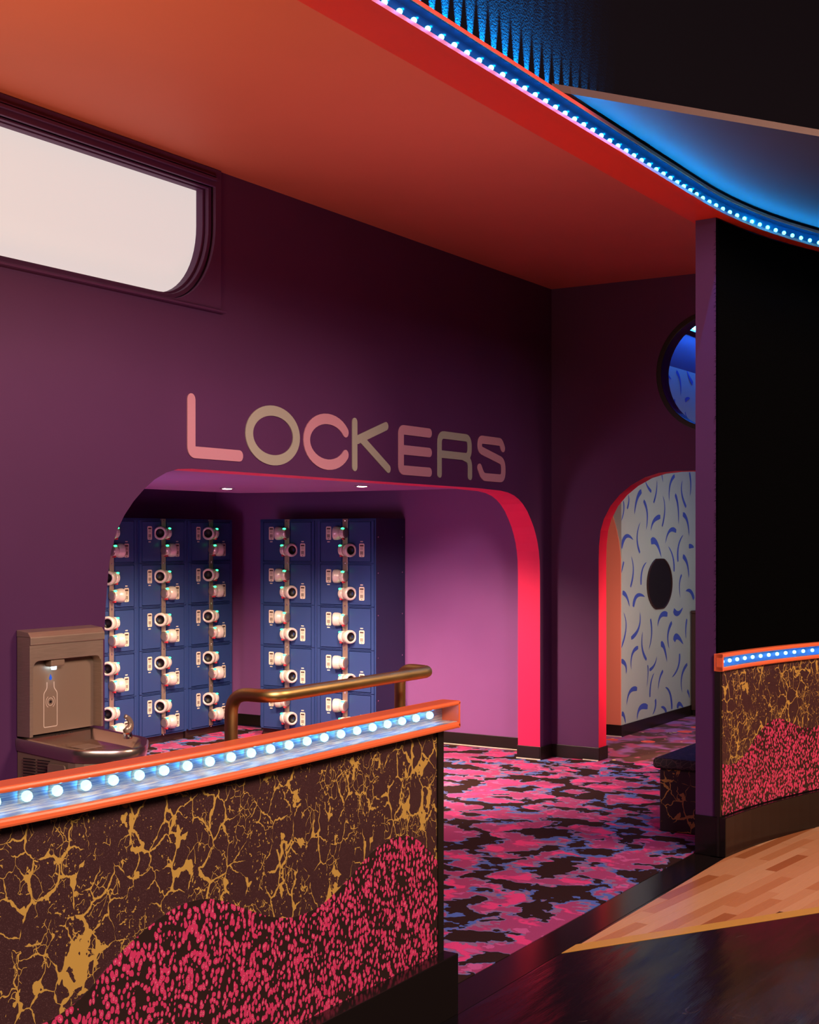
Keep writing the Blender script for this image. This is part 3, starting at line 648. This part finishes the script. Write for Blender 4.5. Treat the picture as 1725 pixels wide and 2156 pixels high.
def half_wall(label, x0, x1, wave, left):
    hw = thing('half_wall', label, 'half wall', (0, 0, 0))
    fo = 0.038 if left else 0.030          # frame front
    po = 0.083 if left else 0.050          # panel face
    bk = 0.114 if left else 0.069
    zt, zb = (1.054, 0.961) if left else (1.027, 0.938)
    ur = 0.015 if left else 0.020
    st = 0.10
    P = rink_path(x0, x1, st)
    bm = B(); sweep(bm, P, [(po + 0.006, 0.003), (bk, 0.003), (bk, zb - 0.0005), (po + 0.006, zb - 0.0005)]); obj('core', bm, M['black'], hw)
    e = 0.034 if left else 0.0
    xa, xb = (x0, x1 - e) if left else (x0 + 0.030, x1)
    bm = B(); sweep(bm, rink_path(xa, xb, st), [(po + 0.002, 0.205), (po + 0.0058, 0.205), (po + 0.0058, zb - 0.002), (po + 0.002, zb - 0.002)]); obj('crackle_panel', bm, M['gold'], hw)
    # pink spotted lower laminate with a wavy top edge
    bm = B(); n = int((xb - xa) / 0.02); ra, rb = [], []
    for i in range(n + 1):
        x = xa + (xb - xa) * i / n; zt_ = wave(x)
        for (o_, lst) in ((po - 0.0005, ra), (po + 0.0018, rb)):
            p = rink_at(x, o_); lst.append((bm.verts.new((p[0], p[1], 0.205)), bm.verts.new((p[0], p[1], zt_))))
    for i in range(n):
        bm.faces.new([ra[i][0], ra[i + 1][0], ra[i + 1][1], ra[i][1]]); bm.faces.new([rb[i][0], rb[i][1], rb[i + 1][1], rb[i + 1][0]])
        bm.faces.new([ra[i][1], ra[i + 1][1], rb[i + 1][1], rb[i][1]]); bm.faces.new([ra[i][0], rb[i][0], rb[i + 1][0], ra[i + 1][0]])
    bm.faces.new([ra[0][0], ra[0][1], rb[0][1], rb[0][0]]); bm.faces.new([ra[n][0], rb[n][0], rb[n][1], ra[n][1]])
    obj('spotted_panel', bm, M['spots'], hw)
    bm = B()
    if left: sweep(bm, rink_path(xb + 0.001, x1 + 0.004, 0.02), [(po - 0.003, 0.205), (po + 0.0058, 0.205), (po + 0.0058, zb - 0.001), (po - 0.003, zb - 0.001)])
    else: sweep(bm, rink_path(x0 - 0.006, x0 + 0.006, 0.01), [(po - 0.003, 0.205), (0.077, 0.205), (0.077, zb - 0.001), (po - 0.003, zb - 0.001)])
    obj('end_trim', bm, M['black'], hw)
    # plinth
    pf = 0.027 if left else 0.022
    bm = B()
    if left:
        sweep(bm, rink_path(x0, x1 + 0.012, st), [(pf, 0.0), (bk + 0.02, 0.0), (bk + 0.02, 0.205), (pf, 0.205)])
    else:
        sweep(bm, rink_path(x0 + 0.004, x1, st), [(pf, 0.0), (0.19, 0.0), (0.19, 0.200), (pf, 0.200)])
    obj('plinth', bm, M['gloss'], hw, bevel=0.003)
    # light frame
    fx0, fx1 = (x0, x1 + 0.045) if left else (x0 - 0.012, x1)
    PF = rink_path(fx0, fx1, st); fb = fo + (0.070 if left else 0.038)
    def bar(z0, z1, name, f_=fo, b_=None, rnd=0.004):
        b_ = b_ or fb; bm = B(); r_ = rnd
        sweep(bm, PF, [(f_ + r_, z0), (b_, z0), (b_, z1), (f_ + r_, z1), (f_ + r_ * .3, z1 - r_ * .3), (f_, z1 - r_), (f_, z0 + r_), (f_ + r_ * .3, z0 + r_ * .3)])
        return obj(name, bm, M['plastic_orange'], hw, smooth=False)
    bar(zb, zb + 0.022, 'lower_rail', rnd=0.007); bar(zt - ur, zt, 'upper_rail', rnd=0.006)
    bm = B(); sweep(bm, rink_path(fx0, fx1, st), [(fb - 0.003, zb + 0.022), (fb, zb + 0.022), (fb, zt - ur), (fb - 0.003, zt - ur)]); obj('reflector', bm, M['refl'] if left else M['reflright'], hw)
    bm = B(); sweep(bm, rink_path(fx0 + (0 if left else .015), fx1 - (.012 if left else 0), st), [(fo + 0.0065, zb + 0.0222), (fb - 0.0032, zb + 0.0222), (fb - 0.0032, zb + 0.0238), (fo + 0.0065, zb + 0.0238)]); obj('reflector_base', bm, M['refl'] if left else M['reflright'], hw)
    if left: bm = B(); sweep(bm, rink_path(fx0, fx1 - 0.011, st), [(fb + 0.0005, zb), (bk, zb), (bk, zt), (fb + 0.0005, zt)]); obj('back_board', bm, M['plastic_orange'], hw, bevel=0.004)
    ex = fx1 if left else fx0
    sg_ = -1 if left else 1
    bm = B(); a_, b_ = sorted((ex, ex + sg_ * (0.010 if left else 0.014)))
    eb = bk if left else 0.078; sweep(bm, rink_path(a_, b_, 0.01), [(fo, zb + 0.0005), (eb, zb + 0.0005), (eb, zt - 0.0005), (fo, zt - 0.0005)]); obj('end_cap', bm, M['plastic_orange'], hw, bevel=0.002)
    ga, gb = (fx0, fx1 - 0.012) if left else (fx0 + 0.016, fx1)
    joints = [ga] + ([3.515] if left else []) + [gb]
    for q0, q1 in zip(joints, joints[1:]):
        bm = B(); sweep(bm, rink_path(q0 + 0.001, q1 - 0.001, st), [(fo + 0.004, zb + 0.0225), (fo + 0.006, zb + 0.0225), (fo + 0.006, zt - ur - 0.0005), (fo + 0.004, zt - ur - 0.0005)]); obj('clear_cover', bm, M['clear'], hw)
    if left: xs = [3.890 - 0.0865 * k for k in range(25)]
    else: xs = [x0 + 0.045 + 0.0855 * k for k in range(42)]
    first = None
    for x in xs:
        if not (x0 < x < x1): continue
        p = rink_at(x, fo + (0.060 if left else 0.028))
        if first is None: o = obj('led', uv_ball(0.0135 if left else 0.0105), M['led'], hw, smooth=True); first = o.data
        else: o = bpy.data.objects.new('led', first); COL.objects.link(o); o.parent = hw
        o.location = (p[0], p[1], 0.5 * (zt - ur + zb + 0.022))
        q = rink_at(x, fo + (0.040 if left else 0.012)); point('led_lamp', (q[0], q[1], o.location.z), 0.055 if left else 0.05, (0.02, 0.34, 1.0), 0.0)
    return hw
def interp(pts):
    def f(x):
        if x <= pts[0][0]: return pts[0][1]
        for (a, za), (b, zb_) in zip(pts, pts[1:]):
            if x <= b:
                t = (x - a) / (b - a); i = pts.index((a, za))
                m0 = (zb_ - pts[max(i - 1, 0)][1]) / (b - pts[max(i - 1, 0)][0]); nx_ = pts[min(i + 2, len(pts) - 1)]
                m1 = (nx_[1] - za) / (nx_[0] - a); h = b - a
                return (2 * t ** 3 - 3 * t * t + 1) * za + (t ** 3 - 2 * t * t + t) * h * m0 + (-2 * t ** 3 + 3 * t * t) * zb_ + (t ** 3 - t * t) * h * m1
        return pts[-1][1]
    return f
waveL = interp([(1.0, 0.60), (1.8, 0.57), (2.043, 0.490), (2.18, 0.480), (2.30, 0.508), (2.425, 0.585), (2.543, 0.636), (2.649, 0.660), (2.762, 0.648), (2.901, 0.589), (3.006, 0.545), (3.116, 0.518), (3.256, 0.523), (3.404, 0.574), (3.535, 0.630), (3.674, 0.645), (3.79, 0.612), (3.95, 0.49)])
waveR = interp([(6.60, 0.475), (6.72, 0.452), (6.83, 0.458), (6.93, 0.500), (7.05, 0.580), (7.17, 0.628), (7.27, 0.632), (7.40, 0.590), (7.5, 0.560), (7.62, 0.555), (7.8, 0.6), (8.2, 0.5), (8.6, 0.6), (9.5, 0.5)])
half_wall('long half wall with gold crackle and pink spotted panels under a lit orange rail, nearest the camera', 1.0, 3.949, waveL, True)
half_wall('short stretch of patterned half wall with lit orange rail in front of the black wall', 6.606, 10.4, waveR, False)

# bench behind the pier
bn = thing('bench', 'low bench with dark cushion and gold veined base behind the purple pier', 'bench', (7.02, 2.46, 0.003))
bm = B(); box(bm, 0, 1.3, 0, 0.325, 0.0, 0.345); obj('base', bm, M['bench'], bn, bevel=0.01)
bm = B(); box(bm, -0.030, 1.33, 0.0, 0.355, 0.346, 0.405); obj('cushion', bm, M['benchtop'], bn, smooth=True, bevel=0.022, bseg=4)

# ------------------------------------------------------------------ brass handrail behind the half wall
hr = thing('handrail', 'brass handrail standing behind the long half wall', 'handrail', (3.03, 2.507, 0.0))
yr = -0.150; zr = 1.158
bm = B(); pts = [(0, 0, 0.003), (0, 0, zr), (0.0, yr, zr), (0.872, yr, zr), (0.905, 0, zr), (0.905, 0, 0.003)]
path = [Vector(pts[0])] + round_path(pts, 0.062, 8)[1:]
tube(bm, path, 0.0192, 18); obj('rail', bm, M['brass'], hr, smooth=True)
for x in (0, 0.905):
    bm = B(); lathe(bm, [(0, 0.003), (0.05, 0.003), (0.05, 0.010), (0.046, 0.014), (0.022, 0.016), (0.0195, 0.03), (0.0193, 0.03)], 20, Matrix.Translation((x, 0, 0.0))); obj('floor_flange', bm, M['brass'], hr, smooth=False)

# ------------------------------------------------------------------ lockers
def build_unit():
    """two columns of five doors either side of a steel strip; front at y = 0 facing -y"""
    t = thing('locker_unit', '', 'lockers')
    bm = B(); box(bm, 0.0008, 0.5692, 0.006, 0.42, 0.072, 1.765); obj('cabinet', bm, M['lockblue'], t, bevel=0.002)
    bm = B(); box(bm, 0.012, 0.558, 0.03, 0.40, 0.0, 0.0718); obj('plinth', bm, M['brown'], t)
    bm = B(); box(bm, 0.262, 0.308, -0.010, 0.0058, 0.073, 1.763); s = obj('steel_strip', bm, M['stripmetal'], t, bevel=0.0015)
    bm = B()
    for k in range(5):
        z = 1.736 - k * 0.338
        for dz in (0.012, -0.318): lathe(bm, [(0, 0.0035), (0.004, 0.002), (0.006, 0)], 8, Matrix.Translation((0.285, -0.0102, z + dz + (-0.0 if dz > 0 else 0.0))) @ Matrix.Rotation(PI / 2, 4, 'X'))
    obj('screws', bm, M['chrome'], s)['kind'] = 'stuff'
    made = {}
    for k in range(5):
        top = 1.738 - k * 0.338
        for side in (-1, 1):
            x0, x1 = (0.048, 0.250) if side < 0 else (0.322, 0.524)
            if side in made:
                proto = made[side]; d = proto.copy(); COL.objects.link(d); d.parent = t; d.location = (0, 0, -k * 0.338)
                for chh in proto.children:
                    c_ = chh.copy(); COL.objects.link(c_); c_.parent = d
                continue
            bm = B(); z0, z1 = top - 0.310, top
            # pressed door: proud panel inside a recessed groove
            g = 0.006
            lo = [bm.verts.new(p) for p in ((x0 - (.030 if side < 0 else .012), 0.0055, z0 - .0115), (x1 + (.010 if side < 0 else .030), 0.0055, z0 - .0115), (x1 + (.010 if side < 0 else .030), 0.0055, z1 + .0115), (x0 - (.030 if side < 0 else .012), 0.0055, z1 + .0115))]
            def ring(e, y): return [bm.verts.new((xx, y, zz)) for xx, zz in ((x0 + e, z0 + e), (x1 - e, z0 + e), (x1 - e, z1 - e), (x0 + e, z1 - e))]
            l2 = [bm.verts.new((v.co.x, -0.0065, v.co.z)) for v in lo]
            r1 = ring(-.0065, -0.0065); r2 = ring(-.0060, 0.0050); r3 = ring(-.0005, 0.0050); r4 = ring(0.001, -0.0075); 
            for a, b in ((lo, l2), (l2, r1), (r1, r2), (r2, r3), (r3, r4)):
                for i in range(4): bm.faces.new([a[i], a[(i + 1) % 4], b[(i + 1) % 4], b[i]])
            bm.faces.new(r4)
            d = obj('door', bm, M['lockblue'], t); made[side] = d
            zl = top - (0.088 if side < 0 else 0.222)
            m_ = side; cx = 0.285
            # lock: reader by the strip, hollow knob beyond, facing outwards
            ax = Vector((m_ * 0.92, -0.39, 0)).normalized()
            c = Vector((cx + m_ * 0.056, -0.034, zl))
            rot = ax.to_track_quat('Z', 'Y').to_matrix().to_4x4()
            bm = B(); R_ = 0.054
            prof = [(0, -R_)] + [(R_ * math.sin(a), -R_ * math.cos(a)) for a in (0.4, 0.8, 1.15, 1.5)] + [(R_, 0.018), (R_ * .97, 0.027), (R_ * .88, 0.033), (R_ * .72, 0.033), (R_ * .64, 0.026), (R_ * .58, -0.004), (0, -0.008)]
            lathe(bm, prof, 20, Matrix.Translation(c) @ rot, mis=[0] * 9 + [1, 1]); 
            obj('lock_housing', bm, [M['shell'], M['hole']], d, smooth=True)
            bm = B(); c = Vector((cx - m_ * 0.008, -0.034, zl)); rot = Vector((m_, 0, 0)).to_track_quat('Z', 'Y').to_matrix().to_4x4()
            lathe(bm, [(0, -0.022), (0.030, -0.022), (0.040, -0.016), (0.045, -0.006), (0.046, 0.014), (0.043, 0.020), (0, 0.020)], 18, Matrix.Translation(c) @ rot, mis=[1, 1, 0, 0, 0, 0])
            obj('lock_reader', bm, [M['shell'], M['stripmetal']], d)
            bm = B(); bmesh.ops.create_icosphere(bm, subdivisions=2, radius=0.010, matrix=Matrix.Translation((cx - m_ * 0.012, -0.060, zl + 0.036)) @ Matrix.Diagonal((1.6, 1.0, .8, 1)))
            obj('indicator_light', bm, M['green'], d, smooth=True)
            bm = B(); box(bm, cx - m_ * .010 - .009, cx - m_ * .010 + .009, -0.060, -0.030, zl - 0.052, zl - 0.036); obj('pull_tab', bm, M['redtab'], d, bevel=0.004)
            px = cx + m_ * 0.158
            bm = B(); prism(bm, rrect(px - 0.025, px + 0.025, zl - 0.053, zl + 0.053, 0.010), XZ, -0.0098, -0.0078); pl_ = obj('sticker', bm, M['plate'], d)
            bm = B(); box(bm, px - .017, px + .017, -0.0106, -0.0099, zl + .030, zl + .042); box(bm, px - .004, px + .004, -0.0106, -0.0099, zl - .047, zl - .042)
            for q in range(3): box(bm, px - .014, px + .012, -0.0104, -0.0099, zl + .020 - q * .007, zl + .022 - q * .007)
            for q in range(4): box(bm, px - .013 + q * .007, px - .009 + q * .007, -0.0104, -0.0099, zl - .034, zl - .008)
            obj('sticker_print', bm, M['ink'], d)
            bm = B(); zz = zl - .068 if side < 0 else zl + .068
            box(bm, px - .002 - .012, px + .012, -0.0098, -0.0079, zz - .004, zz + .004); obj('number_tag', bm, M['plate'], d, bevel=0.001)
    return t
lk = build_unit()
G = 'navy locker units in the locker room'
units = [((7.132, 7.30, 0.004), 0, 'navy locker unit cut by the edge of the opening, left end of the back bank'),
         ((7.702, 7.30, 0.004), 0, 'middle navy locker unit of the back bank'),
         ((8.272, 7.30, 0.004), 0, 'navy locker unit at the right end of the back bank'),
         ((8.731, 6.923, 0.004), -PI / 2, 'navy locker unit on the end wall, left of the pair behind the brass rail'),
         ((8.731, 6.352, 0.004), -PI / 2, 'navy locker unit on the end wall with its dark side showing, right of the pair')]
for i, (loc, rz, lab) in enumerate(units):
    o = lk if i == 0 else copy_tree(lk)
    o.location = loc; o.rotation_euler = (0, 0, rz); tag(o, lab, 'lockers', G)
    last = o
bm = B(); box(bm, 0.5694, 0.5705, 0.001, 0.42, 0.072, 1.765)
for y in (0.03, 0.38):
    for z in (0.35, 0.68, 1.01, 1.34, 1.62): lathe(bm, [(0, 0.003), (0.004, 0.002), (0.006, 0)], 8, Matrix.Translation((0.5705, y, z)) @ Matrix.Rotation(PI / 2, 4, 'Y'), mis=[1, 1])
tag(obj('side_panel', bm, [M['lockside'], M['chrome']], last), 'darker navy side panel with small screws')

# ------------------------------------------------------------------ downlights
for (x, y, lab) in ((7.04, 5.86, 'recessed round downlight nearer the lockers, left of the two'), (7.19, 4.87, 'recessed round downlight just behind the pink edge, right of the two')):
    dl = thing('downlight', lab, 'ceiling light', (x, y, 1.9485), group='downlights in the locker room ceiling')
    bm = B(); lathe(bm, [(0.050, 0), (0.052, -0.004), (0.038, -0.006), (0.036, 0.0)], 28); obj('rim', bm, M['chrome'], dl, smooth=True)
    bm = B(); lathe(bm, [(0, -0.0095), (0.020, -0.009), (0.032, -0.0065), (0.036, -0.002)], 28); obj('lamp_face', bm, M['lamp'], dl)

# ------------------------------------------------------------------ drinking fountain with bottle filler
ft = thing('drinking_fountain', 'bronze drinking fountain with bottle filler on the purple wall', 'drinking fountain', (4.15, 4.418, 0.0))
def plan(e=0.0, n=8):
    """outline in local x, y (wall at y=0, front towards -y)"""
    pts = [(-0.212 - e, 0.0), (-0.212 - e, -0.30)]
    pts += [(-0.205 - e, -0.335 - e * .4), (-0.185 - e * .8, -0.365 - e * .7), (-0.15 - e * .6, -0.392 - e)]
    pts += [(x, -0.392 - e - 0.085 * (1 - (x / 0.15) ** 2) ** 1.0) for x in (-0.11, -0.06, 0.0, 0.06, 0.11)]
    pts += [(0.15 + e * .6, -0.392 - e), (0.185 + e * .8, -0.365 - e * .7), (0.205 + e, -0.335 - e * .4), (0.212 + e, -0.30), (0.212 + e, 0.0)]
    return pts
def zr_(y, z): return z + 0.072 * y            # the basin top leans forward
bm = B(); lev = [(-0.05, 0.44), (-0.012, 0.50), (-0.004, 0.58), (-0.004, 0.715)]; rings = []
for e, z in lev: rings.append([bm.verts.new((x, y * (0.82 if z < .48 else 1), z if z < 0.7 else zr_(y, z))) for x, y in plan(e)])
for a, b in zip(rings, rings[1:]):
    for i in range(len(a)): bm.faces.new([a[i], a[(i + 1) % len(a)], b[(i + 1) % len(a)], b[i]])
bm.faces.new(rings[0][::-1]); bm.faces.new(rings[-1]); obj('cooler_body', bm, M['taupe'], ft, smooth=False, bevel=0.002)
def shrink(p, k, yc=-0.22): return (p[0] * k, yc + (p[1] - yc) * k)
bm = B(); rings = []
for (k, z, e) in ((1.0, 0.7155, 0.0), (1.0, 0.738, 0.006), (1.0, 0.762, 0.007), (0.985, 0.769, 0.006), (0.90, 0.768, 0.0), (0.86, 0.760, 0.0), (0.74, 0.728, 0.0), (0.45, 0.716, 0.0), (0.10, 0.712, 0.0)):
    rings.append([bm.verts.new((*(lambda q: (q[0], min(0.0, q[1])))(shrink(p, k) if k < 1 else p), 0)) for p in plan(e)])
    for v in rings[-1]: v.co.z = zr_(v.co.y, z)
for a, b in zip(rings, rings[1:]):
    for i in range(len(a)): bm.faces.new([a[i], a[(i + 1) % len(a)], b[(i + 1) % len(a)], b[i]])
bm.faces.new(rings[0][::-1]); bm.faces.new(rings[-1]); bs = obj('basin', bm, M['stain2'], ft, smooth=True)
es = bs.modifiers.new('split', 'EDGE_SPLIT'); es.split_angle = math.radians(38)
bm = B(); lathe(bm, [(0, 0.004), (0.022, 0.004), (0.026, 0.0)], 20, Matrix.Translation((0.0, -0.20, zr_(-0.2, 0.714)))); obj('drain_strainer', bm, M['chrome'], bs)
bm = B()                                             # splash guard plate with drip holes
for i in range(6): lathe(bm, [(0, 0.003), (0.005, 0.002), (0.006, 0)], 8, Matrix.Translation((-0.07 + i * .022, -0.060, zr_(-0.06, 0.7695))))
obj('drip_holes', bm, M['hole'], bs)
bm = B(); box(bm, -0.06, 0.045, -0.25, -0.17, 0, 0.004); bmesh.ops.transform(bm, matrix=Matrix.Translation((-0.01, 0, 0.733)) @ Matrix.Rotation(0.05, 4, 'X'), verts=bm.verts); obj('splash_ridge', bm, M['stain'], bs, bevel=0.003)
# bubbler on the right
bm = B(); bx, by = 0.150, -0.285; bz = zr_(by, 0.765)
lathe(bm, [(0, 0.0), (0.021, 0.0), (0.021, 0.020), (0.017, 0.026), (0.0, 0.026)], 16, Matrix.Translation((bx, by, bz))); bb_ = obj('bubbler', bm, M['chrome'], ft, smooth=False)
bm = B(); pts = [(bx - 0.012, by, bz + 0.026), (bx + 0.018, by, bz + 0.045), (bx + 0.020, by, bz + 0.068), (bx + 0.004, by, bz + 0.088), (bx - 0.016, by, bz + 0.098)]
pp = round_path(pts, 0.02, 4); tube(bm, pp, [0.020 * (1 - 0.55 * i / (len(pp) - 1)) for i in range(len(pp))], 10); 
for v in bm.verts: v.co.y = by + (v.co.y - by) * 0.62
obj('mouth_guard', bm, M['stain'], bb_, smooth=True)
# louvres and push pads
for g in range(2):
    for k in range(7):
        z = 0.690 - k * 0.0125 - 0.0
        if z < 0.60: continue
        bm = B(); y1 = -0.045 - g * 0.085; box(bm, -0.2175, -0.2158, y1 - 0.073, y1, z - 0.004, z); obj('louvre_slot', bm, M['hole'], ft)
bm = B(); prism(bm, rrect(-0.295, -0.195, 0.620, 0.680, 0.012, 4), lambda u, v, t: (t, u, v), -0.2235, -0.2162); obj('push_pad', bm, M['taupe'], ft, bevel=0.003)
bm = B(); prism(bm, rrect(-0.12, 0.12, 0.600, 0.668, 0.014, 4), lambda u, v, t: (u, t, v), -0.482, -0.470); obj('push_pad', bm, M['taupe'], ft, bevel=0.003)
# bottle filler tower
x0, x1, zt, zb, yf = -0.212, 0.212, 1.205, 0.775, -0.080
bm = B(); inner = [(x0 + .018, zb + 0.0), (x1 - .012, zb + 0.0)] + ell(x1 - .012 - .035, 1.092 - .035, .035, .035, 0, 90, 6) + ell(x0 + .018 + .035, 1.092 - .035, .035, .035, 90, 180, 6)
outl = [(x0, zb), (x0 + .018, zb)] + [inner[-1]] + list(reversed(inner[2:-1])) + [(x1 - .012, zb), (x1, zb), (x1, zt - 0.012), (x0, zt - 0.012)]
prism(bm, outl, XZ, yf, -0.002); obj('tower_frame', bm, M['stain'], ft, bevel=0.002)
bm = B(); box(bm, x0 + .0175, x1 - .0115, -0.030, -0.003, zb, 1.093); obj('alcove_back', bm, M['taupe'], ft)
bm = B(); prism(bm, [(-0.086, 1.192), (-0.086, 1.160), (-0.0805, 1.160), (-0.0805, 1.1935), (0.0, 1.1935), (0.0, 1.222), (-0.070, 1.214)], lambda u, v, t: (t, u, v), x0 - 0.001, x1 + 0.003); obj('top_cap', bm, M['stain'], ft, bevel=0.003)
bm = B(); box(bm, -0.085, -0.005, -0.070, -0.031, 1.060, 1.0915); nz = obj('nozzle_housing', bm, M['taupe'], ft, bevel=0.006)
bm = B(); lathe(bm, [(0, -0.012), (0.011, -0.012), (0.013, 0.002)], 14, Matrix.Translation((-0.052, -0.050, 1.058))); obj('nozzle_light', bm, mat('cool_white_light', (1, 1, 1), .4, emit=(0.55, 0.78, 1.0), es=6.0), nz)
spot('filler_lamp', (4.15 - 0.052, 4.418 - 0.052, 1.040), (4.15 - 0.052, 4.418 - 0.030, 0.85), 0.10, (0.55, 0.78, 1.0), 95, 1.0, 0.006)
def ribbon(pts, w, y, m_, name, closed=False):
    bm = B(); P = [Vector(p) for p in pts]; n = len(P); Lf, Rt = [], []
    for i in range(n):
        a = P[i] - P[i - 1] if (i or closed) else P[1] - P[0]; b = (P[(i + 1) % n] - P[i]) if (i < n - 1 or closed) else a
        tg = (a.normalized() + b.normalized()).normalized(); nn = Vector((-tg.y, tg.x)); Lf.append(P[i] + nn * w / 2); Rt.append(P[i] - nn * w / 2)
    va = [bm.verts.new((p.x, y, p.y)) for p in Lf]; vb = [bm.verts.new((p.x, y, p.y)) for p in Rt]
    for i in range(n if closed else n - 1): j = (i + 1) % n; bm.faces.new([va[i], vb[i], vb[j], va[j]])
    return obj(name, bm, m_, ft, recalc=False)
bxc = -0.052
M['icon'] = mat('pale_icon_print', (0.85, 0.68, 0.52), 0.4); M['iconblue'] = mat('blue_drop_print', (0.02, 0.10, 0.55), 0.4)
ribbon(rp([(bxc - .020, .992), (bxc - .020, .965), (bxc - .038, .945), (bxc - .038, .800), (bxc + .038, .800), (bxc + .038, .945), (bxc + .020, .965), (bxc + .020, .992)], .008), 0.0042, -0.0306, M['icon'], 'bottle_icon')
ribbon([(bxc + .016 * math.cos(a), .907 + .016 * math.sin(a)) for a in [2 * PI * k / 24 for k in range(24)]], 0.003, -0.0306, M['icon'], 'sensor_ring', True)
ribbon([(bxc + .026 * math.cos(a), .907 + .026 * math.sin(a)) for a in [math.radians(-60 + 120 * k / 10) for k in range(11)]], 0.0028, -0.0306, M['icon'], 'sensor_arc')
ribbon([(bxc + .026 * math.cos(a), .907 + .026 * math.sin(a)) for a in [math.radians(120 + 120 * k / 10) for k in range(11)]], 0.0028, -0.0306, M['icon'], 'sensor_arc')
bm = B(); prism(bm, [(bxc + .006 * math.cos(a), .907 + .006 * math.sin(a)) for a in [2 * PI * k / 14 for k in range(14)]], XZ, -0.033, -0.0302); obj('sensor_eye', bm, M['hole'], ft)
bm = B(); prism(bm, [(bxc, 1.026)] + [(bxc + .008 * math.cos(a), 1.008 + .008 * math.sin(a)) for a in [math.radians(150 + 240 * k / 12) for k in range(13)]], XZ, -0.0312, -0.0302); obj('water_drop_icon', bm, M['iconblue'], ft)
